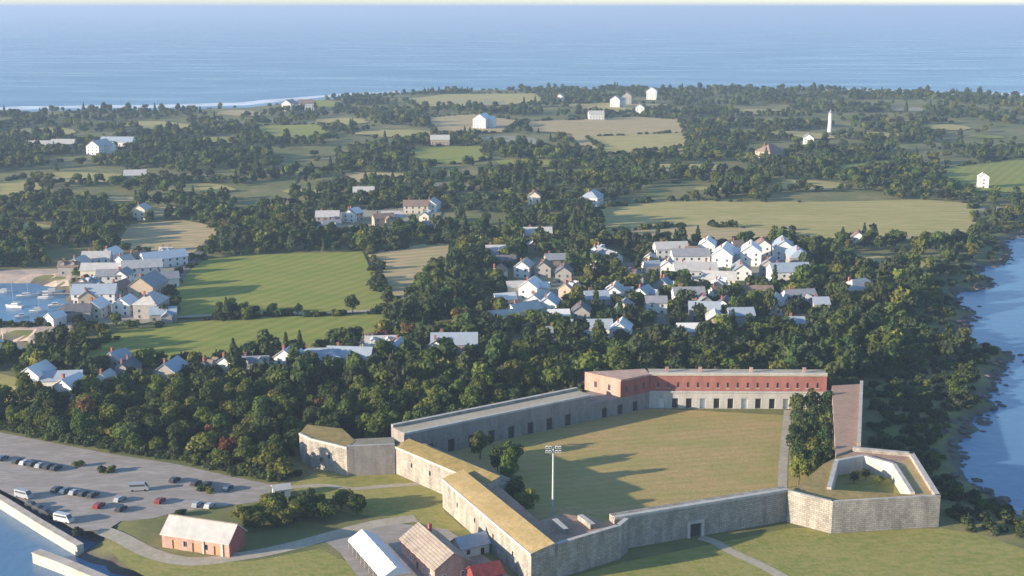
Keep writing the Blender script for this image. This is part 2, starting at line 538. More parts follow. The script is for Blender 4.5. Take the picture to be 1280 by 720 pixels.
def build_terrain():
    xs = np.arange(-1700, 1701, 8.0)
    ys = np.concatenate([np.arange(-420, 1300, 8.0), np.arange(1300, 3300, 16.0)])
    X, Y = np.meshgrid(xs, ys)
    d = poly_sd(coast, X, Y)
    Z = height(X, Y, d)
    # a little unevenness away from the flat ground of the fort
    Z = Z + 0.25 * smooth(480, 700, Y) * np.sin(X / 13.0) * np.cos(Y / 17.0)
    ny, nx = X.shape
    V = np.stack([X, Y, Z], -1).reshape(-1, 3)
    idx = np.arange(nx * ny).reshape(ny, nx)
    F = np.stack([idx[:-1, :-1], idx[:-1, 1:], idx[1:, 1:], idx[1:, :-1]], -1).reshape(-1, 4)
    keep = (Z.reshape(-1)[F] > -2.9).any(1)
    F = F[keep]
    used = np.unique(F)
    remap = np.zeros(len(V), int); remap[used] = np.arange(len(used))
    V, F = V[used], remap[F]
    me = bpy.data.meshes.new('ground')
    me.vertices.add(len(V)); me.vertices.foreach_set('co', V.ravel().astype(np.float32))
    me.loops.add(F.size); me.loops.foreach_set('vertex_index', F.ravel().astype(np.int32))
    me.polygons.add(len(F)); me.polygons.foreach_set('loop_start', np.arange(0, F.size, 4, dtype=np.int32))
    me.polygons.foreach_set('use_smooth', np.ones(len(F), bool))
    me.update(); me.validate()
    o = bpy.data.objects.new('ground', me)
    COL.objects.link(o)
    me.materials.append(shore_mat())
    tag(o, kind='structure')

def shore_mat():
    """rough grass, changing to rock close to the water line"""
    m = MATS['rough_grass'].copy(); m.name = 'ground_shore'
    N, L = m.node_tree.nodes, m.node_tree.links
    b = N['Principled BSDF']
    src = b.inputs['Base Color'].links[0].from_socket
    geo = N.new('ShaderNodeNewGeometry')
    sep = N.new('ShaderNodeSeparateXYZ')
    L.new(geo.outputs['Position'], sep.inputs[0])
    nz = N.new('ShaderNodeTexNoise'); nz.inputs['Scale'].default_value = 0.12; nz.inputs['Detail'].default_value = 6
    L.new(geo.outputs['Position'], nz.inputs['Vector'])
    ma = N.new('ShaderNodeMath'); ma.operation = 'MULTIPLY_ADD'; ma.inputs[1].default_value = 3.0
    L.new(nz.outputs['Fac'], ma.inputs[0]); L.new(sep.outputs['Z'], ma.inputs[2])
    mr = N.new('ShaderNodeMapRange'); mr.inputs['From Min'].default_value = 2.4; mr.inputs['From Max'].default_value = 3.9
    L.new(ma.outputs[0], mr.inputs['Value'])
    mx = N.new('ShaderNodeMix'); mx.data_type = 'RGBA'
    mx.inputs['A'].default_value = (0.11, 0.10, 0.08, 1)
    L.new(mr.outputs[0], mx.inputs['Factor']); L.new(src, mx.inputs['B'])
    L.new(mx.outputs['Result'], b.inputs['Base Color'])
    MATS['ground_shore'] = m
    return m

build_terrain()
sm = MB()
nseg = 96
RS = 60000.0
sm.face(*[(RS * math.cos(2 * math.pi * k / nseg), RS * math.sin(2 * math.pi * k / nseg), 0.0) for k in range(nseg)])
tag(sm.build('sea', 'sea_water'), kind='structure')

def soften(pts, step=14.0, amp=2.0, seed=0):
    out = []
    n = len(pts)
    for i in range(n):
        a = Vector(pts[i][:2]); b = Vector(pts[(i + 1) % n][:2])
        k = max(1, int((b - a).length / step))
        for j in range(k):
            p = a.lerp(b, j / k)
            w = mnoise.noise_vector(Vector((p.x / (step * 2.2), p.y / (step * 2.2), seed * 3.7)))
            out.append((p.x + w.x * amp, p.y + w.y * amp))
    return out

SHEETS = []
def sheet(name, px, material, off=0.05, amp=1.5, step=12.0, world=False, drape=True, seed=0):
    pts = [tuple(p[:2]) for p in px] if world else [tuple(ground(*p)[:2]) for p in px]
    raw = pts
    if amp: pts = soften(pts, step, amp, seed)
    pts = ccw(pts)
    bm = bmesh.new()
    vs = [bm.verts.new((x, y, 0)) for x, y in pts]
    bm.faces.new(vs).normal_update()
    bmesh.ops.triangulate(bm, faces=bm.faces[:])
    ymax = max(p[1] for p in pts)
    if drape and ymax > 520:
        xs = [p[0] for p in pts]; ys = [p[1] for p in pts]
        st = 16.0
        x = math.floor(min(xs) / st) * st + st
        while x < max(xs):
            bmesh.ops.bisect_plane(bm, geom=bm.verts[:] + bm.edges[:] + bm.faces[:], plane_co=(x, 0, 0), plane_no=(1, 0, 0)); x += st
        y = math.floor(min(ys) / st) * st + st
        while y < max(ys):
            bmesh.ops.bisect_plane(bm, geom=bm.verts[:] + bm.edges[:] + bm.faces[:], plane_co=(0, y, 0), plane_no=(0, 1, 0)); y += st
    bm.verts.ensure_lookup_table()
    co = np.array([v.co[:2] for v in bm.verts])
    z = height(co[:, 0], co[:, 1])
    z = np.where(co[:, 1] < 560, np.maximum(z, G0), z)
    if ymax > 520:
        off = off + 0.4 * (1 if ymax < 1200 else 2)
    for v, zz in zip(bm.verts, z):
        v.co.z = zz + off
    for f in bm.faces:
        f.normal_update()
        if f.normal.z < 0: f.normal_flip()
    me = bpy.data.meshes.new(name)
    bm.to_mesh(me); bm.free()
    me.materials.append(MATS[material])
    o = bpy.data.objects.new(name, me)
    COL.objects.link(o)
    tag(o, kind='structure')
    SHEETS.append(np.array(raw))
    return o

# fields
OPEN = []                                  # open ground without trees (plan polygons)
def field(name, px, material, amp=3.0, off=0.05, seed=0):
    sheet(name, px, material, off, amp, 18.0, seed=seed)
    OPEN.append(SHEETS[-1])

field('field', [(217, 345), (262, 324), (330, 319), (455, 315), (472, 350), (486, 386), (430, 391), (330, 391), (240, 399), (216, 396)], 'field_green', seed=1)
field('field', [(100, 445), (150, 416), (240, 403), (330, 397), (430, 395), (494, 391), (490, 406), (455, 426), (380, 437), (250, 452), (150, 462), (100, 458)], 'field_green', seed=2)
field('field', [(460, 317), (545, 304), (563, 306), (560, 325), (520, 350), (500, 386), (492, 385)], 'field_tan', seed=3)
field('field', [(150, 302), (165, 281), (230, 276), (275, 285), (270, 300), (238, 326), (215, 322), (160, 312)], 'field_tan', seed=4)
field('field', [(745, 262), (820, 251), (1000, 253), (1150, 250), (1215, 255), (1227, 290), (1200, 303), (1090, 300), (960, 305), (760, 305)], 'field_olive', seed=5)
field('field', [(770, 290), (860, 283), (990, 288), (980, 301), (780, 303)], 'field_tan', off=0.25, seed=25)
field('field', [(1170, 212), (1290, 196), (1330, 200), (1330, 243), (1212, 240), (1176, 226)], 'field_green', seed=6)
field('field', [(318, 158), (400, 156), (418, 172), (350, 178), (325, 172)], 'field_green', seed=7)
field('field', [(488, 200), (520, 184), (602, 183), (612, 200), (560, 206)], 'field_green', seed=8)
field('field', [(530, 148), (590, 143), (650, 152), (632, 166), (545, 168)], 'field_tan', seed=9)
field('field', [(655, 152), (730, 150), (790, 146), (850, 150), (862, 185), (760, 195), (725, 184), (715, 168), (660, 163)], 'field_tan', seed=10)
field('field', [(735, 172), (862, 166), (866, 188), (760, 196)], 'field_olive', off=0.25, seed=26)
field('field', [(505, 125), (560, 118), (672, 117), (682, 129), (600, 133), (525, 135)], 'field_olive', seed=11)
field('field', [(0, 228), (42, 220), (52, 236), (20, 248), (-60, 250), (-60, 234)], 'field_olive', seed=12)
field('field', [(385, 268), (470, 262), (552, 256), (548, 284), (470, 293), (390, 292)], 'clearing', seed=13)
field('field', [(1035, 208), (1110, 200), (1120, 208), (1050, 216)], 'field_green', seed=14)
field('field', [(690, 132), (780, 128), (850, 132), (770, 141)], 'field_olive', seed=15)
field('field', [(180, 262), (220, 258), (232, 268), (190, 274)], 'field_tan', seed=16)
field('field', [(1060, 318), (1120, 322), (1160, 328), (1150, 336), (1090, 334)], 'field_olive', seed=17)
field('field', [(925, 305), (1020, 297), (1042, 318), (1022, 322), (1000, 306)], 'field_olive', seed=18)
field('beach', [(-300, 352), (-300, 338), (0, 338), (70, 337), (105, 347), (110, 362), (70, 358), (0, 350.5)], 'beach', 2.0, seed=19)
field('beach', [(-160, 425), (-160, 412), (0, 411), (60, 407), (92, 404), (110, 412), (90, 428), (45, 432), (20, 426), (0, 420)], 'beach', 2.0, seed=20)

rm = random.Random(3)
for (cx, cy) in [(430, 152), (270, 176), (660, 205), (700, 216), (900, 152), (1180, 160), (1235, 172), (560, 232), (610, 246), (250, 236), (330, 215), (100, 222), (60, 165), (200, 158), (1010, 232),
                 (890, 236), (470, 222), (150, 250), (950, 140), (1100, 170), (400, 130), (300, 142), (640, 176), (1000, 170), (1140, 138), (850, 210), (380, 240), (30, 285), (600, 128), (720, 240), (1240, 262), (500, 168)]:
    wx = rm.uniform(26, 64); wy = wx * rm.uniform(0.08, 0.15)
    field('meadow', [(cx + wx * math.cos(t) * rm.uniform(0.7, 1.1), cy + wy * math.sin(t) * rm.uniform(0.7, 1.1) + 0.08 * wx * math.cos(t) * 0.3) for t in np.arange(0, 6.28, 0.7)],
          rm.choice(['field_olive', 'field_tan', 'field_green', 'field_olive', 'clearing']), 5.0, seed=cx)
def surf(px, seed):
    pts = soften([tuple(P(x, y, 0)[:2]) for x, y in px], 25, 14, seed)
    bm = bmesh.new(); bm.faces.new([bm.verts.new((x, y, 0.06)) for x, y in ccw(pts)]).normal_update()
    bmesh.ops.triangulate(bm, faces=bm.faces[:])
    me = bpy.data.meshes.new('surf'); bm.to_mesh(me); bm.free(); me.materials.append(MATS['foam'])
    o = bpy.data.objects.new('surf', me); COL.objects.link(o); tag(o, kind='structure')
surf([(-150, 139), (0, 138), (80, 135.5), (200, 134.5), (300, 132), (360, 126), (430, 119.5), (500, 115.5), (500, 114.2), (430, 117), (360, 122.5), (300, 128), (200, 131), (80, 132.5), (0, 134), (-150, 136)], 3)
surf([(980, 111.5), (1100, 114.5), (1180, 117.5), (1280, 119.5), (1400, 121), (1400, 118.5), (1280, 117), (1180, 115), (1100, 112.3), (980, 110)], 4)

# village streets and marina quay
field('quay', [(84, 352), (110, 335), (150, 322), (205, 318), (222, 335), (215, 355), (216, 398), (170, 407), (105, 405), (88, 395), (90, 370)], 'clearing', 1.5, seed=21)
field('village_ground', [(645, 338), (672, 322), (700, 335), (705, 370), (692, 404), (650, 410), (640, 385)], 'clearing', 3, seed=22)
field('village_ground', [(815, 322), (860, 310), (955, 308), (1000, 320), (1000, 345), (960, 365), (900, 372), (860, 362), (835, 345)], 'clearing', 3, seed=23)
field('field', [(-200, 478), (0, 466), (40, 474), (55, 494), (0, 508), (-200, 520)], 'field_olive', seed=24)

def ribbon(name, pts, width, material, off=0.06):
    p = [Vector(q[:2]) for q in pts]
    L_, R_ = [], []
    for i, q in enumerate(p):
        t = (p[min(i + 1, len(p) - 1)] - p[max(i - 1, 0)]).normalized()
        n = Vector((-t.y, t.x)) * width / 2
        L_.append(q + n); R_.append(q - n)
    poly = [tuple(v) for v in L_] + [tuple(v) for v in reversed(R_)]
    off = off + (0.4 if max(q.y for q in p) > 520 else 0)
    mb = MB()
    def up(q):
        z = hz(q.x, q.y)
        return (q.x, q.y, (max(z, G0) if q.y < 560 else z) + off)
    for i in range(len(p) - 1):
        mb.face(up(R_[i]), up(R_[i + 1]), up(L_[i + 1]), up(L_[i]))
    o = mb.build(name, material)
    tag(o, kind='structure')
    OPEN.append(np.array(poly))
    return o

def curve(px, n=6, z=None):
    """smooth curve through map points"""
    q = [ground(*p) if z is None else P(*p, z) for p in px]
    out = []
    for i in range(len(q) - 1):
        p0, p1, p2, p3 = q[max(i - 1, 0)], q[i], q[i + 1], q[min(i + 2, len(q) - 1)]
        for k in range(n):
            t = k / n
            out.append(0.5 * ((2 * p1) + (p2 - p0) * t + (2 * p0 - 5 * p1 + 4 * p2 - p3) * t * t + (3 * p1 - p0 - 3 * p2 + p3) * t ** 3))
    out.append(q[-1])
    return out

ribbon('road', curve([(735, 305), (760, 315), (790, 345), (815, 380), (830, 420)]), 7, 'asphalt', 0.3)
ribbon('road', curve([(640, 425), (720, 428), (830, 422), (910, 415), (1010, 395)]), 7, 'asphalt', 0.25)
ribbon('road', curve([(215, 398), (300, 394), (400, 393), (490, 388)]), 5, 'sandy_path', 0.25)
ribbon('road', curve([(270, 296), (240, 325), (222, 352)]), 6, 'asphalt', 0.25)

# ground round the fort (level)
LOT_I = len(SHEETS)
field('parking_lot', [(-140, 535), (-60, 537), (0, 540), (60, 552), (130, 566), (220, 580), (300, 597), (345, 606), (352, 616), (330, 626), (265, 634), (215, 641), (190, 648),
                      (150, 652), (132, 668), (96, 676), (60, 655), (0, 622), (-140, 552)], 'gravel', 0.8, 0.04)
field('lawn', [(668, 735), (775, 703), (985, 660), (1178, 660), (1230, 668), (1290, 690), (1370, 740), (1340, 900), (700, 900)], 'lawn', 1.0, 0.03)
field('lawn', [(395, 590), (440, 583), (500, 583), (556, 603), (556, 640), (590, 668), (560, 664), (500, 648), (440, 642), (380, 625), (365, 606)], 'lawn', 0.8, 0.03)
ribbon('service_road', curve([(128, 668), (150, 672), (190, 692), (240, 702), (310, 694), (360, 684), (420, 668), (470, 655), (520, 648)]), 5.5, 'sandy_path', 0.07)
ribbon('footpath', curve([(340, 612), (400, 607), (440, 611), (480, 608), (545, 604)]), 2.6, 'sandy_path', 0.08)
ribbon('footpath', curve([(874, 672), (892, 677), (915, 690), (950, 706), (990, 728), (1040, 760)]), 3.4, 'sandy_path', 0.08)
field('yard', [(400, 672), (480, 652), (560, 662), (600, 690), (650, 730), (640, 780), (520, 780), (455, 730), (425, 690)], 'gravel', 0.6, 0.04)
field('grass_verge', [(135, 690), (175, 688), (235, 706), (320, 701), (400, 685), (440, 705), (470, 760), (250, 760), (160, 722)], 'lawn', 0.8, 0.035, seed=5)

# ------------------------------------------------------------------ the fort
WT = G0 + 10.0                      # top of the walls
fort = empty('stone_fort', P(800, 580, G0))
tag(fort, 'large granite star fort with grass topped walls round a dry parade ground', 'fort')
FORT_INV = Matrix.Translation(-fort.location)

def under(o, parent=fort):
    """keep world coordinates of a mesh built in place"""
    o.parent = parent
    o.matrix_parent_inverse = Matrix.Translation(-fort.location)
    return o

def sub(o, parent):
    o.parent = parent
    return o

def W(px, py, z=WT):
    p = P(px, py, z); return (p.x, p.y)

def offset_line(a, b, d):
    """shift the line a-b to its left by d"""
    t = Vector((b[0] - a[0], b[1] - a[1])).normalized()
    n = Vector((-t.y, t.x)) * d
    return (a[0] + n.x, a[1] + n.y), (b[0] + n.x, b[1] + n.y)

def solid(name, poly, z0, z1, material, parent, ops=None, top_mat=None, top_name='terreplein', back_mat='dark_wood', back_name='embrasure'):
    """solid piece of wall on a plan polygon; ops = {(i): openings} on side i of the counter clockwise polygon"""
    poly = ccw(poly)
    mb = MB(); backs = []
    n = len(poly)
    for i in range(n):
        wall_openings(mb, poly[i], poly[(i + 1) % n], z0, z1, (ops or {}).get(i, []), 0.7, backs)
    if not top_mat:
        mb.face(*[(p[0], p[1], z1) for p in poly])
    o = mb.build(name, material)
    if parent is fort: under(o)
    else: sub(o, parent)
    if top_mat:
        t = MB(); t.face(*[(p[0], p[1], z1) for p in poly])
        sub(t.build(top_name, top_mat), o)
    for b in backs:
        sub(b.build(back_name, back_mat), o)
    return o

def coping(line, zt, parent, width=1.0, hgt=0.55, proud=0.22, material='coping_stone'):
    """projecting coping stones along the outer edge, wall on the left of the line"""
    for a, b in zip(line[:-1], line[1:]):
        o0, o1 = offset_line(a, b, -proud)
        i0, i1 = offset_line(a, b, width)
        m = MB(); m.prism([o0, o1, i1, i0], zt - hgt, zt + 0.12)
        q = ccw([o0, o1, i1, i0]); m.face(*[(p[0], p[1], zt - hgt) for p in reversed(q)])
        sub(m.build('coping', material), parent)

def seg_openings(a, b, z, step, w, h, margin=4.0, n=None):
    Lw = math.hypot(b[0] - a[0], b[1] - a[1])
    k = n or max(1, int((Lw - 2 * margin) / step))
    return [(margin + (Lw - 2 * margin) * (i + 0.5) / k - w / 2, margin + (Lw - 2 * margin) * (i + 0.5) / k + w / 2, z, z + h) for i in range(k)]

# --- right hand bastion (plan by its top edge)
A = W(985, 613); B = W(1041, 627); C_ = W(1176, 619); D = W(1142, 565); E = W(1066, 558); F_ = W(1030, 575)
rb_z = WT - 1.2
in1, in2, in3, in4, in5 = W(1038, 612, rb_z), W(1047, 578, rb_z), W(1080, 572, rb_z), W(1116, 582, rb_z), W(1139, 618, rb_z)
# body with a sunken court: ring of wall pieces
def piece(pts, z1=rb_z, top='terreplein', **k):
    return solid('bastion_wall', pts, G0 - 0.5, z1, 'granite', fort, top_mat=top, **k)
ABl = ccw([A, B, C_])
front = piece([A, B, C_, in5, in1], top='earth_grass', ops=None)
right = piece([C_, D, in4, in5], top='tan_parapet')
back = piece([D, E, in2, in3, in4], top='brick_paving')
left = piece([E, F_, A, in1, in2], top='earth_grass')
# court floor and its pale lining wall
cm = MB(); cm.face(*[(p[0], p[1], G0 + 4.5) for p in ccw([in1, in2, in3, in4, in5])])
under(cm.build('court_lawn', 'lawn'))
cl = MB()
for a, b in zip([in1, in2, in3, in4], [in2, in3, in4, in5]):
    a2, b2 = a, b
    c = ((in1[0] + in4[0]) / 2, (in1[1] + in4[1]) / 2)
    for (p, q) in ((a, b),):
        # thin facing wall that stands proud of the ring, rising above the terreplein
        sgn = 1 if (q[0] - p[0]) * (c[1] - p[1]) - (q[1] - p[1]) * (c[0] - p[0]) > 0 else -1
        o0, o1 = offset_line(p, q, 0.25 * sgn)
        i0, i1 = offset_line(p, q, -1.1 * sgn)
        cl.prism([o0, o1, i1, i0], G0 + 4.4, rb_z + 0.7)
under(cl.build('court_wall', 'coping_stone'))
# parapets along the outer edges
def parapet(line, thick, z0, z1, material, top_mat, parent):
    for a, b in zip(line[:-1], line[1:]):
        i0, i1 = offset_line(a, b, thick)
        o = solid('parapet', [a, b, i1, i0], z0, z1, material, parent, top_mat=top_mat, top_name='parapet_top')
parapet([A, B, C_], 0.9, rb_z, WT, 'granite', 'coping_stone', front)
parapet([C_, D, E], 1.6, rb_z, WT, 'granite', 'coping_stone', right)

# --- rampart running back from the bastion to the barracks
r0, r1 = W(1045, 566), W(1040, 480)
r3, r2 = W(1076, 556), W(1079, 478)
ramp = solid('rampart', [r0, r3, r2, r1], G0 - 0.5, WT - 0.6, 'granite', fort, top_mat='brick_paving')
parapet([r3, r2], 1.2, WT - 0.6, WT + 0.7, 'granite', 'coping_stone', ramp)

# --- gorge wall (front, in shade) with its gate
f0, f1 = W(768, 647), W(986, 612)
fi0, fi1 = offset_line(f0, f1, 3.2)
Lf = math.hypot(f1[0] - f0[0], f1[1] - f0[1])
gu = Lf * 0.455
gorge = solid('gorge_wall', [f0, f1, fi1, fi0], G0 - 0.5, WT, 'granite', fort, ops={0: [(gu - 1.8, gu + 1.8, G0 + 0.02, G0 + 4.2)]}, back_name='gate')
coping([f0, f1], WT, gorge, 1.2, 0.6)
gm = MB()
for s in (-1, 1):
    c = Vector(f0).lerp(Vector(f1), (gu + s * 2.3) / Lf)
    rz = math.atan2(f1[1] - f0[1], f1[0] - f0[0])
    n = Vector((f1[1] - f0[1], -(f1[0] - f0[0]))).normalized() * 0.15
    gm.box((c.x + n.x, c.y + n.y, G0 + 2.6), (0.9, 0.5, 5.2), rz)
c = Vector(f0).lerp(Vector(f1), gu / Lf)
gm.box((c.x + n.x, c.y + n.y, G0 + 4.75), (3.7, 0.5, 0.9), rz)
sub(gm.build('gate_surround', 'coping_stone'), gorge)

def sloped_parapet(a, b, thick, z0, zo, zi, parent, top_mat):
    """earth parapet whose top slopes down to the outer edge"""
    i0, i1 = offset_line(a, b, thick)
    m = MB()
    v = lambda p, z: (p[0], p[1], z)
    m.face(v(a, z0), v(b, z0), v(b, zo), v(a, zo))
    m.face(v(i1, z0), v(i0, z0), v(i0, zi), v(i1, zi))
    m.face(v(b, z0), v(i1, z0), v(i1, zi), v(b, zo))
    m.face(v(i0, z0), v(a, z0), v(a, zo), v(i0, zi))
    o = sub(m.build('parapet', 'granite'), parent)
    t = MB(); n = 10
    def q(f, g):
        p = (a[0] + (b[0] - a[0]) * f + (i0[0] - a[0]) * g, a[1] + (b[1] - a[1]) * f + (i0[1] - a[1]) * g)
        return (p[0], p[1], zo + (zi - zo) * (g ** 0.85) + (0.1 * math.sin(f * 31) if 0.05 < g < 0.95 else 0))
    for i in range(n):
        for j in range(5):
            t.face(q(i / n, j / 5), q((i + 1) / n, j / 5), q((i + 1) / n, (j + 1) / 5), q(i / n, (j + 1) / 5))
    sub(t.build('parapet_top', top_mat), o)
    return o

# --- front left bastion: two faces, brick terreplein, earth parapet
d0, d1, e1 = W(553, 596), W(664, 690), W(775, 657)
e2 = W(786, 648)
i1_, i2_, im_ = W(704, 641, WT - 2), W(603, 588, WT - 2), W(674, 651, WT - 2)
bt = WT - 2.2
lb = solid('bastion_wall', [d0, d1, e1, e2, i1_, im_, i2_], G0 - 0.5, bt, 'granite', fort, top_mat='brick_paving',
           ops={0: seg_openings(d0, d1, G0 + 4.2, 11, 0.9, 1.5, 5)})
a_in = offset_line(d0, d1, 7.4)
tp = sloped_parapet(d0, d1, 7.0, bt, WT - 0.5, WT + 1.2, lb, 'tan_parapet')
dd1 = Vector(d1).lerp(Vector(e1), 0.155)
parapet([(dd1.x, dd1.y), e1, e2], 1.3, bt, WT, 'granite', 'coping_stone', lb)
coping([d0, d1], WT - 0.6, lb, 0.5, 0.5, 0.25)
# two brick traverses on the terreplein
for (pa, pb) in (((722, 650), (738, 662)), ((690, 655), (704, 668))):
    a, b = W(*pa, bt), W(*pb, bt)
    q = offset_line(a, b, 1.6)
    solid('traverse', [a, b, q[1], q[0]], bt, bt + 1.5, 'granite', lb, top_mat='coping_stone', top_name='traverse_top')

# --- left curtain: lit face behind the front bastion
c0, c1 = W(494, 556), W(608, 604)
ci = offset_line(c0, c1, 5.2)
ct = offset_line(c0, c1, 12.0)
lc = solid('curtain_wall', [c0, c1, ct[1], ct[0]], G0 - 0.5, bt, 'granite', fort, top_mat='terreplein', ops={0: seg_openings(c0, c1, G0 + 4.5, 9, 0.9, 1.5, 4)})
sloped_parapet(c0, c1, 5.6, bt, WT - 0.5, WT + 0.9, lc, 'earth_grass')
coping([c0, c1], WT - 0.6, lc, 0.5, 0.5, 0.25)

# --- curtain b: faces the camera, between the far left bastion and the left curtain
b0, b1 = W(434, 559), W(493.5, 556.5)
bi = offset_line(b0, b1, 9.0)
bc = solid('curtain_wall', [b0, b1, bi[1], bi[0]], G0 - 0.5, WT - 0.3, 'shale', fort, top_mat='terreplein')
parapet([b0, b1], 1.0, WT - 0.3, WT + 0.3, 'shale', 'coping_stone', bc)

# --- far left bastion
n0, n1, n2 = W(374, 541), W(388, 548), W(433.5, 559)
n3, n4, n5 = W(444, 550), W(428, 535), W(384, 530)
fb = solid('bastion_wall', [n0, n1, n2, n3, n4, n5], G0 - 0.5, WT - 0.2, 'granite', fort, top_mat='earth_grass', ops={1: seg_openings(n1, n2, G0 + 4.5, 9, 0.9, 1.4, 3)})
coping([n0, n1, n2], WT - 0.1, fb, 0.6, 0.5, 0.2)

# --- long left wall, inner face in the shade
l0, l1 = W(505, 542), W(738, 494)
lo = offset_line(l0, l1, 9.0)
arch = seg_openings(l0, l1, G0 + 0.05, 7.4, 2.6, 4.4, 6.0)
ll = solid('long_wall', [l0, l1, lo[1], lo[0]], G0 - 0.5, WT, 'shale', fort, top_mat='sandy_path', ops={0: arch}, back_name='casemate_door')
parapet([lo[1], lo[0]], 1.4, WT, WT + 0.9, 'granite', 'coping_stone', ll)
coping([l0, l1], WT + 0.05, ll, 0.8, 0.6, 0.2)
# corner piece of the long wall under the barracks wing
k0, k1 = l1, W(812, 479)
ko = offset_line(k0, k1, 13.0)
BL = G0 + 6.6                       # top of the stone ground storey of the barracks
lk = solid('corner_casemate', [k0, k1, ko[1], ko[0]], G0 - 0.5, BL, 'shale', fort, ops={0: seg_openings(k0, k1, G0 + 0.05, 6.0, 2.4, 3.8, 3.0)}, back_name='casemate_door')

# --- parade ground
parade = sheet('parade_ground', [l0, l1, k1, W(1040, 490), r1, r0, F_, fi1, fi0, e2, i1_, im_, i2_, ct[1], ct[0]], 'parade_grass', 0.06, 0, world=True)
OPEN.append(SHEETS[-1])
# gravel walk along the right side of the parade
ribbon('footpath', [P(978, 612, G0), P(979, 580, G0), P(982, 545, G0), P(985, 513, G0)], 3.0, 'sandy_path', 0.12)
fort_plan = [W(374, 541), W(388, 548), W(434, 560, G0), W(494, 580, G0), W(553, 625, G0), W(664, 725, G0), W(775, 700, G0), W(985, 655, G0), W(1041, 668, G0), W(1176, 660, G0),
             W(1150, 585, G0), W(1085, 585, G0), W(1082, 500, G0), W(1040, 470, WT), W(735, 478, WT), W(500, 530, WT), W(384, 530)]
OPEN.append(np.array(fort_plan))

# ------------------------------------------------------------------ barracks on the far side of the parade
q0, q1 = k1, (P(1032, 511.5, G0).x, P(1032, 511.5, G0).y)
bk = empty('brick_barracks', (q0[0], q0[1], G0))
tag(bk, 'long red brick barracks above a pale stone arcade across the parade ground', 'barracks')
def bsub(o, parent=bk):
    o.parent = parent
    if parent is bk:
        o.matrix_parent_inverse = Matrix.Translation(-bk.location)
    return o
qo = offset_line(q0, q1, 7.6)
Lb = math.hypot(q1[0] - q0[0], q1[1] - q0[1])
BT = BL + 6.4
mb = MB(); backs = []
arcs = seg_openings(q0, q1, G0 + 0.05, 5.2, 2.3, 4.0, 2.0)
stone_poly = [q0, q1, qo[1], qo[0]]
wall_openings(mb, q0, q1, G0 - 0.5, BL, arcs, 0.9, backs)
for a, b in ((q1, qo[1]), (qo[1], qo[0]), (qo[0], q0)):
    wall_openings(mb, a, b, G0 - 0.5, BL, [], 0.5)
sw = bsub(mb.build('stone_arcade', 'coping_stone'))
for i, b in enumerate(backs):
    bsub(b.build('doorway', 'dark_wood' if i % 3 else 'white_paint'), sw)
# string course
m = MB(); s0, s1 = offset_line(q0, q1, -0.35); s2 = offset_line(q0, q1, 0.5)
m.prism([s0, s1, s2[1], s2[0]], BL - 0.25, BL + 0.35)
m.face(*[(p[0], p[1], BL - 0.25) for p in reversed(ccw([s0, s1, s2[1], s2[0]]))])
bsub(m.build('string_course', 'coping_stone'))
# brick storey, set back a little
h0, h1 = offset_line(q0, q1, 0.3)
ho = offset_line(q0, q1, 7.2)
mb = MB(); backs = []
wins = seg_openings(h0, h1, BL + 1.7, 3.6, 0.95, 2.0, 1.5)
wall_openings(mb, h0, h1, BL, BT, wins, 0.25, backs)
for a, b in ((h1, ho[1]), (ho[1], ho[0]), (ho[0], h0)):
    wall_openings(mb, a, b, BL, BT, [], 0.3)
bw = bsub(mb.build('brick_storey', 'brick'))
for b in backs:
    bsub(b.build('window', 'glass'), bw)
# window sills
me_sill = None
t = (Vector(h1) - Vector(h0)).normalized()
for wv in wins:
    c = Vector(h0) + t * ((wv[0] + wv[1]) / 2)
    m = MB(); m.box((c.x + t.y * 0.08, c.y - t.x * 0.08, BL + 1.52), (1.6, 0.32, 0.16), math.atan2(t.y, t.x))
    bsub(m.build('window_sill', 'coping_stone'), bw)
# cornice and flat roof with chimney stubs
m = MB(); s0, s1 = offset_line(q0, q1, -0.15); s2 = offset_line(q0, q1, 7.4)
rp = [s0, s1, s2[1], s2[0]]
m.prism(rp, BT, BT + 0.6); m.face(*[(p[0], p[1], BT) for p in reversed(ccw(rp))])
rf = bsub(m.build('roof', 'sandy_path'))
cp = MB(); s3 = offset_line(q0, q1, 1.0); cp.prism([s0, s1, s3[1], s3[0]], BT + 0.6, BT + 1.25)
bsub(cp.build('cornice', 'coping_stone'), rf)
for u in (0.9, 2.6, 5.2, 7.9):
    c = Vector(q0).lerp(Vector(q1), u / 9.0) + Vector((-t.y, t.x)) * 3.0
    m = MB(); m.box((c.x, c.y, BT + 1.5), (1.1, 0.9, 1.9), math.atan2(t.y, t.x)); m.box((c.x, c.y, BT + 2.52), (1.3, 1.1, 0.14), math.atan2(t.y, t.x))
    bsub(m.build('chimney', 'pale_brick'), rf)
# brick wing over the corner: lit end wall to the left, dark face to the parade
w0 = Vector(k0).lerp(Vector(k1), 0.50); w1 = Vector(k0).lerp(Vector(k1), 0.995)
w0, w1 = (w0.x, w0.y), (w1.x, w1.y)
wo = (W(731, 467, BT), W(806, 463, BT))
mb = MB(); backs = []
wall_openings(mb, w0, w1, BL, BT, seg_openings(w0, w1, BL + 1.7, 3.2, 1.25, 2.3, 0.8), 0.25, backs)
for a, b in ((w1, wo[1]), (wo[1], wo[0])):
    wall_openings(mb, a, b, BL, BT, [], 0.3)
wg = bsub(mb.build('corner_wing', 'brick'))
mb = MB()
wall_openings(mb, wo[0], w0, BL, BT, seg_openings(wo[0], w0, BL + 2, 4, 1.2, 2.2, 2, 2), 0.25, backs)
bsub(mb.build('end_wall', 'pale_brick'), wg)  # paler brick than the wing: sunlight on this end is painted in
for b in backs:
    bsub(b.build('window', 'glass'), wg)
m = MB(); x0, x1 = offset_line(w0, w1, -0.3); x2 = wo
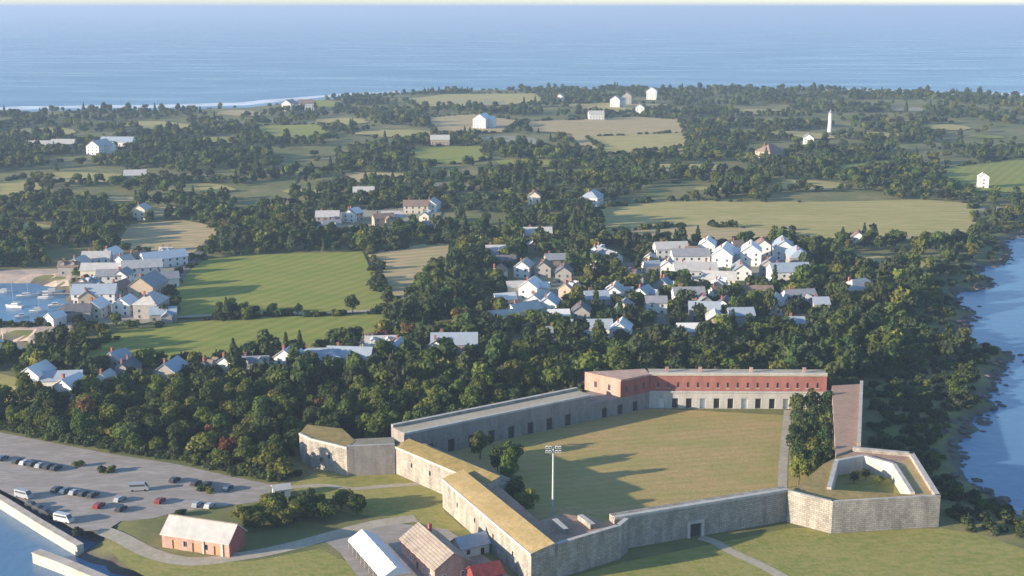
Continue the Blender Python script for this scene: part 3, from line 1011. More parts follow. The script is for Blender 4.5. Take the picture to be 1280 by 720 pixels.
m.prism([x0, x1, x2[1], x2[0]], BT + 0.02, BT + 0.7); m.face(*[(p[0], p[1], BT + 0.02) for p in reversed(ccw([x0, x1, x2[1], x2[0]]))])
bsub(m.build('wing_roof', 'pale_brick'), wg)
# the small white step and dark doorway head in front of the arcade
# pale casemate block between barracks and rampart
g0, g1 = (P(1034, 512, G0).x, P(1034, 512, G0).y), (P(1062, 512, G0).x, P(1062, 512, G0).y)
gg = offset_line(g0, g1, 6.0)
solid('end_casemate', [g0, g1, gg[1], gg[0]], G0 - 0.5, BL - 0.6, 'coping_stone', fort)

# ------------------------------------------------------------------ sea walls
def seawall(px, width, label, zt=G0 + 0.35):
    p = [P(x, y, zt) for x, y in px]
    root = empty('seawall', (p[0].x, p[0].y, 0))
    tag(root, label, 'seawall', 'sea walls by the parking lot')
    for i, (a, b) in enumerate(zip(p[:-1], p[1:])):
        o0, o1 = (a.x, a.y), (b.x, b.y)
        i0, i1 = offset_line(o0, o1, width)
        m = MB(); m.prism([o0, o1, i1, i0], -2.5, zt - 0.35 - 0.004 * i)
        o = m.build('wall_stone', 'seawall_stone'); o.parent = root; o.matrix_parent_inverse = Matrix.Translation(-root.location)
        c0, c1 = offset_line(o0, o1, -0.25); d0_, d1_ = offset_line(o0, o1, width + 0.1)
        m = MB(); m.prism([c0, c1, d1_, d0_], zt - 0.35 + 0.004 * i, zt + 0.006 * i)
        m.face(*[(q[0], q[1], zt - 0.35) for q in reversed(ccw([c0, c1, d1_, d0_]))])
        o = m.build('cap_stone', 'seawall_stone'); o.parent = root; o.matrix_parent_inverse = Matrix.Translation(-root.location)

seawall([(-160, 541), (-60, 590), (0, 624), (50, 655), (96, 682)], 2.0, 'pale stone sea wall running along the water side of the parking lot')
seawall([(40, 690), (75, 703), (120, 722), (200, 760)], 2.6, 'short pale stone jetty arm with blunt end beside the grass verge')

# ------------------------------------------------------------------ houses
WIN_ME, DOOR_ME = None, None
def unit_window():
    m = MB()
    m.box((0, -0.03, 0), (1.25, 0.10, 1.7))
    me = m.mesh('window'); me.materials.append(MATS['glass'])
    f = MB()
    for x in (-0.7, 0.7): f.box((x, -0.05, 0), (0.16, 0.16, 2.0))
    for z in (-0.93, 0.93): f.box((0, -0.05, z), (1.24, 0.162, 0.16))
    f.box((0, -0.06, 0), (1.24, 0.12, 0.09))
    mf = f.mesh('frame'); mf.materials.append(MATS['white_paint'])
    d = MB(); d.box((0, -0.04, 1.05), (1.1, 0.12, 2.1))
    md = d.mesh('door'); md.materials.append(MATS['dark_wood'])
    return me, mf, md
WIN_ME, FRAME_ME, DOOR_ME = unit_window()
HOUSES = []                         # (x, y, radius) kept free of trees

def gable_shell(L, D, h, rise, wall, roof, parent, over=0.45, hip=False, z=0.0):
    w = MB()
    x, y = L / 2, D / 2
    w.face((-x, -y, z), (x, -y, z), (x, -y, z + h), (-x, -y, z + h))
    w.face((x, y, z), (-x, y, z), (-x, y, z + h), (x, y, z + h))
    if hip:
        w.face((x, -y, z), (x, y, z), (x, y, z + h), (x, -y, z + h))
        w.face((-x, y, z), (-x, -y, z), (-x, -y, z + h), (-x, y, z + h))
    else:
        w.face((x, -y, z), (x, y, z), (x, y, z + h), (x, 0, z + h + rise), (x, -y, z + h))
        w.face((-x, y, z), (-x, -y, z), (-x, -y, z + h), (-x, 0, z + h + rise), (-x, y, z + h))
    wo = w.build('wall', wall, parent)
    r = MB()
    k = rise / y
    X = x + over; Y = y + over; zt = z + h + rise + 0.18; ze = z + h - over * k + 0.18; th = 0.22
    if hip:
        hx = max(0.3, x - y * 0.9)
        a = [(-X, -Y, ze), (X, -Y, ze), (X, Y, ze), (-X, Y, ze)]
        t0, t1 = (-hx, 0, zt), (hx, 0, zt)
        r.face(a[0], a[1], t1, t0); r.face(a[2], a[3], t0, t1); r.face(a[1], a[2], t1); r.face(a[3], a[0], t0)
        b = [(p[0], p[1], ze - th) for p in a]
        for i in range(4): r.face(b[i], b[(i + 1) % 4], a[(i + 1) % 4], a[i])
        r.face(*reversed(b))
    else:
        for s in (-1, 1):
            e0, e1 = (-X, s * Y, ze), (X, s * Y, ze)
            p0, p1 = (-X, 0, zt), (X, 0, zt)
            q = [e0, e1, p1, p0] if s < 0 else [e1, e0, p0, p1]
            r.face(*q)
            d = [(c[0], c[1], c[2] - th) for c in q]
            r.face(*reversed(d))
            r.face(d[0], d[1], q[1], q[0]); r.face(d[1], d[2], q[2], q[1]); r.face(d[3], d[0], q[0], q[3])
    ro = r.build('roof', roof, parent)
    return wo, ro

def add_windows(parent, L, D, h, storeys, rnd, step=3.4, small=1.0, sides=(0, 1, 2, 3), door=True, frames=True):
    for s in range(storeys):
        zc = 1.75 + s * 2.9
        if zc + 1.0 > h + 0.3: break
        for side in sides:
            ln = L if side in (0, 1) else D
            n = max(1, int((ln - 1.5) / step))
            for i in range(n):
                u = -ln / 2 + ln * (i + 0.5) / n
                if side == 0: loc, rz = (u, -D / 2, zc), 0
                elif side == 1: loc, rz = (u, D / 2, zc), math.pi
                elif side == 2: loc, rz = (L / 2, u, zc), math.pi / 2
                else: loc, rz = (-L / 2, u, zc), -math.pi / 2
                if door and s == 0 and i == n // 2 and side == 0:
                    link_mesh('door', DOOR_ME, parent, (loc[0], loc[1], 0), rz); continue
                w = link_mesh('window', WIN_ME, parent, loc, rz, (0.85 * small, 1, 0.8 * small))
                if frames: link_mesh('frame', FRAME_ME, w)

def house(px, py, L, D, h, rot, wall, roof, label, group, cat='house', rise=None, hip=False, wing=None, chimney=1, storeys=None, name='house', frames=False, wstep=3.6, win=True, base=None, dormer=0):
    p = base if base is not None else ground(px, py)
    rz = R(rot)
    root = empty(name, (p.x, p.y, p.z - 0.15), rz)
    tag(root, label, cat, group)
    rise = rise if rise is not None else D * 0.36
    wo, ro = gable_shell(L, D, h, rise, wall, roof, root, hip=hip)
    st = storeys or max(1, int(h / 2.8))
    rr = random.Random(int(px * 31 + py))
    # only the sides that a passer-by in front or to the left or right sees
    if win: add_windows(root, L, D, h, st, rr, step=wstep, frames=frames)
    for k in range(chimney):
        cx = -L * 0.28 + k * L * 0.55
        m = MB(); m.box((cx, D * 0.1, h + rise * 0.9 + 0.5), (1.0, 0.8, 2.4)); m.box((cx, D * 0.1, h + rise * 0.9 + 1.77), (1.2, 1.0, 0.16))
        m.build('chimney', 'brick', ro)
    for k in range(dormer):
        cx = -L / 2 + L * (k + 0.5) / dormer
        d = empty('dormer', (cx, -D * 0.30, h + 0.25 * rise), 0, root)
        gable_shell(D * 0.34, 1.9, 1.5, 0.8, wall, roof, d, 0.2)
        d.rotation_euler = (0, 0, math.pi / 2)
    if wing:
        wx, wy, wl, wd, wh = wing
        wg = empty('wing', (wx, wy, 0), math.pi / 2, root)
        gable_shell(wl, wd, wh, wd * 0.36, wall, roof, wg)
    HOUSES.append((p.x, p.y, 0.42 * math.hypot(L, D) + 0.5))
    return root

WALLN = {'white_paint': 'white', 'cream_paint': 'cream', 'grey_shingle': 'grey shingled', 'tan_shingle': 'tan shingled'}
ROOFN = {'pale_roof': 'pale grey', 'grey_roof': 'slate grey', 'dark_roof': 'dark', 'brown_roof': 'brown', 'blue_roof': 'light blue', 'white_roof': 'white'}

def zone_house(zone, place, group, px, py, L, D, h, rot, wall, roof, hip=False, wing=False, chimney=1, dormer=0, cat='house', name='house'):
    size = 'long' if L / D > 2.1 else ('large' if L * D > 210 else ('small' if L * D < 95 else 'medium'))
    extra = 'hipped ' if hip else ''
    x2 = ' and a side wing' if wing else (', two chimneys,' if chimney == 2 else (', no chimney,' if chimney == 0 else ''))
    if dormer: x2 = ', dormers' + (x2 if wing else '')
    label = f"{size} {WALLN[wall]} {cat} with {extra}{ROOFN[roof]} roof{x2} {place}"
    label = ' '.join(label.replace(' and a side wing', ' and wing').split()[:16]) if len(label.split()) > 16 else label
    w = (L * 0.18, -D * 0.42, D * 1.0, D * 0.62, h * 0.9) if wing else None
    return house(px, py, L, D, h, rot, wall, roof, label, group, cat=cat, hip=hip, wing=w, chimney=chimney, dormer=dormer, name=name)

# white village centre: hotel like group behind the barracks
Z2 = ('behind the barracks', 'white houses of the village behind the barracks')
for a in [
    (838, 322, 20, 10, 6.5, 8, 'white_paint', 'pale_roof'), (862, 331, 22, 10, 6.5, 4, 'white_paint', 'grey_roof'), (884, 318, 15, 10, 7, 78, 'white_paint', 'white_roof'),
    (905, 330, 24, 12, 7.5, 74, 'white_paint', 'white_roof', False, True), (868, 350, 24, 11, 6.5, 3, 'white_paint', 'pale_roof', False, False, 2), (898, 360, 18, 10, 6, -12, 'cream_paint', 'pale_roof'),
    (938, 330, 18, 12, 9, 80, 'white_paint', 'white_roof'), (953, 318, 12, 9, 7, 84, 'white_paint', 'brown_roof'), (926, 348, 15, 10, 6, 86, 'white_paint', 'grey_roof'),
    (978, 322, 20, 12, 8, 82, 'white_paint', 'blue_roof'), (996, 334, 22, 12, 8, 86, 'grey_shingle', 'blue_roof', True), (985, 352, 22, 11, 7, 8, 'white_paint', 'blue_roof', False, True),
    (962, 344, 14, 10, 6.5, 70, 'grey_shingle', 'grey_roof'), (860, 380, 16, 9, 6, 4, 'white_paint', 'grey_roof'), (880, 398, 15, 9, 5.5, -6, 'grey_shingle', 'blue_roof'), (905, 392, 12, 8, 5.5, 70, 'white_paint', 'dark_roof'),
    (945, 378, 16, 9, 6, 2, 'cream_paint', 'brown_roof'), (968, 390, 13, 9, 6, 75, 'white_paint', 'pale_roof'), (998, 384, 16, 10, 6, 12, 'white_paint', 'grey_roof', False, True), (835, 343, 12, 8, 6, 80, 'white_paint', 'pale_roof'),
    (812, 332, 8, 7, 5, 75, 'cream_paint', 'pale_roof', False, False, 0), (866, 424, 15, 8, 5, 2, 'cream_paint', 'white_roof', False, False, 0), (925, 405, 12, 8, 5.5, 6, 'grey_shingle', 'blue_roof', False, False, 0)]:
    zone_house('v2', Z2[0], Z2[1], *a)
# street of houses on the near left of it
Z1 = ('along the village street', 'houses along the village street')
for a in [
    (672, 303, 18, 9, 7, 3, 'white_paint', 'pale_roof'), (668, 262, 10, 9, 11, 85, 'cream_paint', 'brown_roof'), (655, 345, 13, 9, 6.5, 76, 'white_paint', 'pale_roof'), (680, 345, 12, 9, 6, 82, 'grey_shingle', 'brown_roof'),
    (645, 368, 10, 7, 5, 10, 'cream_paint', 'pale_roof', False, False, 0), (664, 372, 14, 10, 7, 74, 'white_paint', 'white_roof', False, True), (672, 388, 15, 9, 6.5, 72, 'white_paint', 'pale_roof'), (655, 400, 17, 9, 6, 40, 'cream_paint', 'pale_roof'),
    (686, 393, 14, 10, 6.5, 80, 'white_paint', 'blue_roof'), (628, 408, 15, 8, 5.5, 20, 'white_paint', 'pale_roof'), (698, 405, 10, 7, 5, 6, 'white_paint', 'white_roof', False, False, 0), (705, 352, 13, 9, 6.5, 84, 'grey_shingle', 'dark_roof'),
    (694, 335, 12, 8, 6, 10, 'tan_shingle', 'grey_roof'), (622, 350, 11, 8, 5.5, 70, 'cream_paint', 'brown_roof'), (760, 330, 20, 8, 6, 118, 'white_paint', 'grey_roof', False, False, 0), (742, 352, 13, 8, 6, 100, 'grey_shingle', 'blue_roof'),
    (768, 378, 15, 10, 6.5, 80, 'white_paint', 'pale_roof', False, True), (745, 385, 12, 9, 6, 8, 'grey_shingle', 'blue_roof'), (780, 395, 12, 8, 5.5, 76, 'cream_paint', 'grey_roof'), (726, 402, 12, 9, 6, 85, 'grey_shingle', 'dark_roof'),
    (735, 420, 22, 9, 5, 2, 'white_paint', 'blue_roof', False, False, 0), (776, 424, 13, 9, 6, 78, 'white_paint', 'white_roof'), (795, 358, 11, 8, 6, 84, 'grey_shingle', 'dark_roof')]:
    zone_house('v1', Z1[0], Z1[1], *a)
rh = random.Random(11)
def fill(poly, n, place, group, smin, smax):
    z = zone_poly(poly); k = 0; tries = 0
    while k < n and tries < 3000:
        tries += 1
        px = rh.uniform(min(q[0] for q in poly), max(q[0] for q in poly)); py = rh.uniform(min(q[1] for q in poly), max(q[1] for q in poly))
        g = ground(px, py)
        if not in_poly(z, np.array([g.x]), np.array([g.y]))[0]: continue
        L = rh.uniform(smin, smax); D_ = rh.uniform(6.5, 9)
        if any((g.x - hx) ** 2 + (g.y - hy) ** 2 < (hr + 0.45 * L) ** 2 for hx, hy, hr in HOUSES): continue
        zone_house('f', place, group, px, py, L, D_, rh.choice([4.2, 5.5, 6.2]), rh.choice([2, 8, 20, 75, 84, 95, 60]), rh.choice(['white_paint', 'white_paint', 'cream_paint', 'grey_shingle', 'tan_shingle']),
                   rh.choice(['white_roof', 'pale_roof', 'pale_roof', 'grey_roof', 'blue_roof', 'brown_roof', 'dark_roof']), False, rh.random() < 0.3, rh.choice([0, 1, 1, 2]), rh.choice([0, 0, 2]))
        k += 1
def zone_poly(px):
    return np.array([tuple(ground(*p)[:2]) for p in px])
fill([(615, 315), (700, 300), (830, 318), (830, 430), (620, 425)], 9, 'along the village street', Z1[1], 7, 12)
fill([(810, 312), (1030, 308), (1040, 380), (1000, 425), (820, 425)], 13, 'behind the barracks', Z2[1], 7, 13)
fill([(375, 262), (555, 252), (555, 290), (380, 296)], 5, 'in the far clearing', 'houses in the far clearing', 9, 16)
fill([(86, 338), (215, 318), (218, 400), (95, 406)], 10, 'on the harbour quay', 'sheds and houses round the harbour', 7, 13)
fill([(60, 470), (600, 430), (600, 462), (130, 496)], 3, 'behind the parking lot trees', 'houses in the tree belt behind the parking lot', 8, 13)
# houses behind the trees of the parking lot
Z3 = ('behind the parking lot trees', 'houses in the tree belt behind the parking lot')
for a in [
    (48, 483, 12, 9, 6.5, 76, 'white_paint', 'white_roof', False, False, 0), (72, 485, 20, 8, 4.5, 6, 'white_paint', 'blue_roof', False, False, 0), (90, 496, 11, 9, 5.5, 72, 'white_paint', 'white_roof', False, True), (133, 486, 8, 7, 5, 82, 'white_paint', 'pale_roof'),
    (215, 478, 13, 9, 6.5, 80, 'grey_shingle', 'blue_roof'), (160, 476, 11, 8, 6, 84, 'grey_shingle', 'dark_roof', False, False, 2), (288, 470, 12, 9, 6.5, 78, 'white_paint', 'blue_roof'), (318, 472, 12, 8, 6.5, 8, 'white_paint', 'grey_roof', False, False, 1, 2),
    (362, 462, 11, 9, 7, 76, 'white_paint', 'white_roof'), (400, 462, 19, 10, 6, 4, 'grey_shingle', 'blue_roof', True), (438, 460, 19, 10, 6, -6, 'white_paint', 'blue_roof', False, True), (476, 446, 13, 9, 6.5, 6, 'white_paint', 'pale_roof', False, False, 1, 2),
    (497, 452, 12, 9, 6.5, 80, 'grey_shingle', 'blue_roof', False, False, 2), (568, 444, 20, 11, 6.5, 2, 'grey_shingle', 'blue_roof'), (548, 446, 9, 8, 6, 82, 'white_paint', 'grey_roof')]:
    zone_house('v3', Z3[0], Z3[1], *a)
# marina sheds
Z4 = ('on the harbour quay', 'sheds and houses round the harbour')
for a in [
    (100, 340, 12, 9, 6, 80, 'cream_paint', 'pale_roof'), (122, 334, 16, 9, 6.5, 6, 'white_paint', 'pale_roof'), (140, 330, 12, 9, 7, 78, 'white_paint', 'white_roof'), (128, 346, 22, 9, 5, 2, 'cream_paint', 'pale_roof', False, False, 0),
    (178, 345, 22, 10, 6, 20, 'white_paint', 'pale_roof', False, False, 0), (205, 333, 26, 10, 6, 34, 'white_paint', 'white_roof', False, False, 0), (172, 332, 14, 8, 5.5, 70, 'tan_shingle', 'brown_roof'), (155, 355, 11, 8, 6, 84, 'white_paint', 'grey_roof'),
    (120, 378, 22, 11, 6, 4, 'white_paint', 'blue_roof', False, False, 0), (122, 396, 12, 9, 6, 84, 'cream_paint', 'white_roof'), (150, 372, 13, 9, 6, 74, 'white_paint', 'brown_roof'), (158, 392, 11, 9, 6, 80, 'white_paint', 'white_roof'),
    (186, 372, 20, 14, 8, 82, 'tan_shingle', 'grey_roof'), (190, 395, 17, 12, 8, 84, 'grey_shingle', 'pale_roof', True), (100, 400, 12, 8, 5.5, 6, 'grey_shingle', 'dark_roof'), (70, 406, 8, 6, 4.5, 60, 'white_paint', 'white_roof', False, False, 0),
    (104, 372, 10, 8, 5.5, 10, 'grey_shingle', 'dark_roof')]:
    zone_house('v4', Z4[0], Z4[1], *a)
# scattered far houses
Z5 = ('among far woods', 'scattered houses of the far countryside')
for a in [
    (603, 160, 26, 16, 12, 74, 'white_paint', 'white_roof', False, True), (770, 134, 20, 14, 12, 75, 'white_paint', 'pale_roof', False, True), (784, 130, 22, 14, 13, 80, 'grey_shingle', 'grey_roof', False, False, 2), (815, 124, 20, 16, 14, 78, 'white_paint', 'pale_roof'),
    (800, 142, 18, 12, 9, 82, 'white_paint', 'pale_roof', False, False, 2), (362, 138, 24, 14, 11, 76, 'white_paint', 'grey_roof', False, True), (383, 138, 22, 14, 11, 10, 'white_paint', 'brown_roof', False, False, 2), (125, 192, 26, 14, 9, 76, 'white_paint', 'pale_roof', False, True),
    (148, 186, 34, 13, 8, -4, 'white_paint', 'blue_roof'), (52, 188, 24, 12, 6, 5, 'white_paint', 'pale_roof'), (80, 186, 24, 12, 6, 2, 'tan_shingle', 'pale_roof'), (170, 228, 18, 11, 7, 10, 'grey_shingle', 'pale_roof'),
    (962, 200, 22, 18, 9, 40, 'tan_shingle', 'brown_roof', True), (740, 256, 20, 13, 7, 72, 'white_paint', 'blue_roof', True), (1228, 235, 9, 8, 10, 80, 'white_paint', 'white_roof'), (455, 250, 16, 10, 7, 5, 'cream_paint', 'pale_roof'),
    (520, 266, 18, 10, 6, 4, 'cream_paint', 'brown_roof'), (540, 264, 14, 10, 6, 80, 'white_paint', 'pale_roof'), (410, 280, 16, 10, 6, 4, 'grey_shingle', 'pale_roof'), (440, 276, 16, 9, 6, 80, 'white_paint', 'grey_roof'),
    (490, 280, 14, 9, 6, 8, 'grey_shingle', 'pale_roof', False, False, 2), (550, 183, 20, 12, 8, 4, 'tan_shingle', 'pale_roof'), (1072, 372, 20, 12, 6, 30, 'tan_shingle', 'pale_roof', True), (1072, 306, 12, 9, 6, 76, 'white_paint', 'brown_roof'),
    (178, 274, 12, 9, 8, 84, 'cream_paint', 'pale_roof'), (700, 128, 16, 12, 9, 80, 'white_paint', 'pale_roof'), (745, 150, 20, 12, 8, 5, 'white_paint', 'pale_roof', False, False, 2), (1010, 182, 16, 11, 9, 78, 'white_paint', 'grey_roof')]:
    zone_house('v5', Z5[0], Z5[1], *a)

# white tower far off among the trees
p = ground(1037, 165)
tw = empty('tower', (p.x, p.y, p.z)); tag(tw, 'tall slender pale tower rising above the far woods', 'tower')
m = MB(); m.tube((0, 0, 0), (0, 0, 22), 2.6, 2.0, 12); m.build('shaft', 'white_paint', tw)
m = MB(); m.tube((0, 0, 22), (0, 0, 23), 2.8, 2.8, 12); m.build('gallery', 'grey_roof', tw)
m = MB(); m.tube((0, 0, 23), (0, 0, 27), 1.6, 0.2, 12); m.build('cap', 'grey_roof', tw)
HOUSES.append((p.x, p.y, 6))

# ------------------------------------------------------------------ buildings in the foreground
# brick guard house beside the parking lot
fl, fr = P(203, 684, G0), P(287, 697, G0)
ang = math.atan2(fr.y - fl.y, fr.x - fl.x)
Lg = (fr - fl).length
nrm = Vector((-math.sin(ang), math.cos(ang), 0))
cen = (fl + fr) / 2 + nrm * 4.6
gh = empty('brick_storehouse', (cen.x, cen.y, G0), ang)
tag(gh, 'small red brick storehouse with pale tiled gable roof beside the parking lot', 'storehouse')
HOUSES.append((cen.x, cen.y, 15))
mb = MB(); backs = []
D2, L2, hh = 4.6, Lg / 2, 4.4
ops = [(Lg * f - 1.0, Lg * f + 1.0, 0.05, 2.7) for f in (0.2, 0.5, 0.82)] + [(Lg * f - 0.6, Lg * f + 0.6, 1.2, 2.8) for f in (0.35, 0.66)]
wall_openings(mb, (-L2, -D2), (L2, -D2), 0, hh, ops, 0.3, backs)
w_ = mb.build('front_wall', 'pale_brick', gh)
for i, b in enumerate(backs):
    b.build('door' if i < 3 else 'window', 'orange_wood' if i < 3 else 'glass', w_)
mb = MB()
mb.face((L2, D2, 0), (-L2, D2, 0), (-L2, D2, hh), (L2, D2, hh))
for s in (-1, 1):
    q = [(s * L2, -s * D2, 0), (s * L2, s * D2, 0), (s * L2, s * D2, hh), (s * L2, 0, hh + 3.6), (s * L2, -s * D2, hh)]
    mb.face(*q)
mb.build('wall', 'brick', gh)
mb = MB()
for s in (-1, 1):
    X = L2 + 0.3; Y = D2 + 0.5
    q = [(-X, s * Y, hh - 0.25), (X, s * Y, hh - 0.25), (X, 0, hh + 3.75), (-X, 0, hh + 3.75)]
    if s > 0: q = [q[1], q[0], q[3], q[2]]
    mb.face(*q); d = [(c[0], c[1], c[2] - 0.25) for c in q]; mb.face(*reversed(d))
    mb.face(d[0], d[1], q[1], q[0]); mb.face(d[1], d[2], q[2], q[1]); mb.face(d[3], d[0], q[0], q[3])
ro = mb.build('roof', 'pale_roof', gh)
m = MB(); m.box((0, 0, hh + 3.8), (2 * L2 + 0.7, 0.5, 0.22)); m.build('ridge_cap', 'tiles_roof', ro)
for s in (-1, 1):
    pb = MB(); X = s * (L2 + 0.12)
    pb.face((X, -D2 - 0.55, hh - 0.3), (X, 0, hh + 3.9), (X + s * 0.5, 0, hh + 3.9), (X + s * 0.5, -D2 - 0.55, hh - 0.3))
for u in (0.62, 0.9):
    pl = MB(); pl.box((-L2 + Lg * u, -D2 - 0.12, hh / 2), (0.6, 0.3, hh)); pl.build('pilaster', 'coping_stone', gh)

dd = Vector((d1[0] - d0[0], d1[1] - d0[1]))
dang = math.degrees(math.atan2(dd.y, dd.x))
# long workshop with grey roof under the bastion
p = P(545, 706, G0)
wk = house(545, 706, 23, 11, 4.6, dang + 2, 'pale_brick', 'tiles_roof', 'long brick workshop with weathered grey brown roof under the bastion wall', None, cat='workshop', name='workshop', base=p, rise=3.6, chimney=1, frames=True)
p = P(588, 690, G0)
house(588, 690, 9, 6, 3.2, dang + 95, 'white_paint', 'blue_roof', 'low white shed with white roof tinted blue for shade between workshop and bastion', None, cat='shed', name='shed', base=p, chimney=0)  # blue roof colour paints in the shade on a white roof
p = P(606, 727, G0)
house(606, 727, 8, 6, 3.2, dang + 90, 'red_paint', 'red_paint', 'small bright red painted hut at the end of the workshop', None, cat='hut', name='hut', base=p, chimney=0)
# white marquee
p = P(474, 707, G0)
mq = empty('marquee', (p.x, p.y, G0), R(dang))
tag(mq, 'long white canvas marquee beside the brick workshop', 'marquee')
Lq, Dq, hq = 28.0, 8.5, 3.0
m = MB()
nb = 8
for s in (-1, 1):
    for i in range(nb):
        x0, x1 = -Lq / 2 + Lq * i / nb, -Lq / 2 + Lq * (i + 1) / nb
        xm = (x0 + x1) / 2
        for xa, xb, za, zb in ((x0, xm, 0.0, -0.22), (xm, x1, -0.22, 0.0)):
            q = [(xa, s * Dq / 2, hq + za * 0.4), (xb, s * Dq / 2, hq + zb * 0.4), (xb, 0, hq + 2.4 + zb), (xa, 0, hq + 2.4 + za)]
            m.face(*(q if s < 0 else reversed(q)))
for s in (-1, 1):
    m.face((s * Lq / 2, -s * Dq / 2, hq), (s * Lq / 2, s * Dq / 2, hq), (s * Lq / 2, 0, hq + 2.4))
m.build('canvas_roof', 'white_roof', mq)
for sx in range(nb + 1):
    for s in (-1, 1):
        m = MB(); m.tube((-Lq / 2 + Lq * sx / nb, s * (Dq / 2 - 0.1), 0), (-Lq / 2 + Lq * sx / nb, s * (Dq / 2 - 0.1), hq), 0.07, 0.07, 6); m.build('pole', 'metal_grey', mq)
for s in (-1, 1):
    m = MB(); m.face((-Lq / 2, s * (Dq / 2 - 0.02), hq - 0.45), (Lq / 2, s * (Dq / 2 - 0.02), hq - 0.45), (Lq / 2, s * (Dq / 2 - 0.02), hq - 0.02), (-Lq / 2, s * (Dq / 2 - 0.02), hq - 0.02)); m.build('valance', 'white_paint', mq)
HOUSES.append((p.x, p.y, 15))
HOUSES.append((P(545, 706, G0).x, P(545, 706, G0).y, 15))

# small pale kiosk by the path
p = P(352, 619, G0)
house(352, 619, 5, 4, 2.8, 20, 'white_paint', 'pale_roof', 'tiny pale kiosk where the footpath meets the parking lot', None, cat='kiosk', name='kiosk', base=p, chimney=0, rise=1.0)

# ------------------------------------------------------------------ floodlight mast
def mast(p, hgt, label):
    o = empty('floodlight_mast', p); tag(o, label, 'mast')
    m = MB(); m.tube((0, 0, 0), (0, 0, 0.8), 0.55, 0.5, 10); m.build('footing', 'seawall_stone', o)
    m = MB(); m.tube((0, 0, 0.8), (0, 0, hgt), 0.38, 0.24, 10); m.build('pole', 'metal_grey', o)
    for k, z in enumerate((hgt - 0.3, hgt - 1.6)):
        m = MB(); m.box((0, 0, z), (4.4, 0.18, 0.18)); m.build('cross_arm', 'metal_grey', o)
        for x in (-1.9, -0.95, 0.95, 1.9):
            m = MB(); m.box((x, -0.25, z + 0.25), (0.75, 0.55, 0.7)); l = m.build('floodlight', 'white_paint', o)
            m = MB(); m.face((x - 0.3, -0.53, z), (x + 0.3, -0.53, z), (x + 0.3, -0.53, z + 0.5), (x - 0.3, -0.53, z + 0.5)); m.build('lens', 'glass', l)
mp_ = P(691, 652, G0)
mast(mp_, 23.5, 'tall pale floodlight mast standing behind the front bastion')

# ------------------------------------------------------------------ vehicles on the lot
def make_car(kind, paint):
    o = {}
    Lc, Wc, H1, H2 = {'car': (4.5, 1.8, 0.95, 1.5), 'van': (6.2, 2.2, 1.2, 2.7), 'bus': (10.5, 2.6, 1.2, 3.2)}[kind]
    m = MB()
    prof = {'car': [(-.5, .35), (.5, .35), (.5, .8), (.28, .95), (-.5, .98)], 'van': [(-.5, .4), (.5, .4), (.5, 1.15), (.44, 1.3), (-.5, 1.3)], 'bus': [(-.5, .4), (.5, .4), (.5, 1.3), (.5, 1.4), (-.5, 1.4)]}[kind]
    cab = {'car': [(-.46, .97), (.26, .96), (.08, 1.5), (-.36, 1.5)], 'van': [(-.5, 1.3), (.44, 1.3), (.3, 2.6), (-.5, 2.6)], 'bus': [(-.5, 1.4), (.5, 1.4), (.48, 3.1), (-.5, 3.1)]}[kind]
    def ext(mb, pr, w):
        a = [(x * Lc, -w / 2, z) for x, z in pr]; b = [(x * Lc, w / 2, z) for x, z in pr]
        mb.face(*a); mb.face(*reversed(b))
        n = len(pr)
        for i in range(n): mb.face(a[(i + 1) % n], a[i], b[i], b[(i + 1) % n])
    ext(m, prof, Wc); body = m
    c = MB(); ext(c, cab, Wc * 0.88)
    g = MB()
    zc = (cab[0][1] + cab[2][1]) / 2; hz_ = (cab[2][1] - cab[0][1]) * 0.5
    g.box(((cab[0][0] + cab[1][0] + cab[2][0] + cab[3][0]) / 4 * Lc, 0, zc), (abs(cab[2][0] - cab[3][0]) * Lc * 0.95, Wc * 0.9, hz_ * 0.9))
    ws = MB(); x0, z0 = cab[1]; x1, z1 = cab[2]
    def wq(f, y): return ((x0 + (x1 - x0) * f) * Lc + 0.03, y, z0 + (z1 - z0) * f + 0.02)
    ws.face(wq(.12, -Wc * .4), wq(.12, Wc * .4), wq(.9, Wc * .38), wq(.9, -Wc * .38))
    w = MB(); w.tube((0, -0.12, 0), (0, 0.12, 0), 0.36, 0.36, 12); w.face(*[(0.36 * math.cos(-2 * math.pi * k / 12), -0.12, 0.36 * math.sin(-2 * math.pi * k / 12)) for k in range(12)])
    return dict(body=body.mesh('body'), cabin=c.mesh('cabin'), window=g.mesh('side_window'), windscreen=ws.mesh('windscreen'), wheel=w.mesh('wheel'), L=Lc, W=Wc)

CARS = {k: make_car(k, None) for k in ('car', 'van', 'bus')}
for k in CARS.values():
    k['window'].materials.append(MATS['glass']); k['windscreen'].materials.append(MATS['glass']); k['wheel'].materials.append(MATS['black_rubber'])
    k['body'].materials.append(None); k['cabin'].materials.append(None)
def car(px, py, kind, paint, rot, label, group='vehicles on the parking lot', z=0.04):
    p = P(px, py, G0 + z)
    s = CARS[kind]
    o = empty({'car': 'parked_car', 'van': 'parked_van', 'bus': 'parked_bus'}[kind], p, R(rot))
    tag(o, label, kind, group)
    for nm in ('body', 'cabin'):
        q = link_mesh(nm, s[nm], o)
        q.material_slots[0].link = 'OBJECT'; q.material_slots[0].material = MATS[paint]
    link_mesh('side_window', s['window'], o); link_mesh('windscreen', s['windscreen'], o)
    for x in (-0.31, 0.31):
        for y in (-0.45, 0.45):
            link_mesh('wheel', s['wheel'], o, (x * s['L'], y * s['W'], 0.36))
car(174, 613, 'van', 'car_silver', 8, 'silver van parked alone in the middle of the gravel lot')
car(80, 652, 'van', 'car_white', -25, 'white van parked on gravel near the end of the sea wall')
car(30, 622, 'van', 'car_silver', -28, 'silver van parked beside the sea wall')
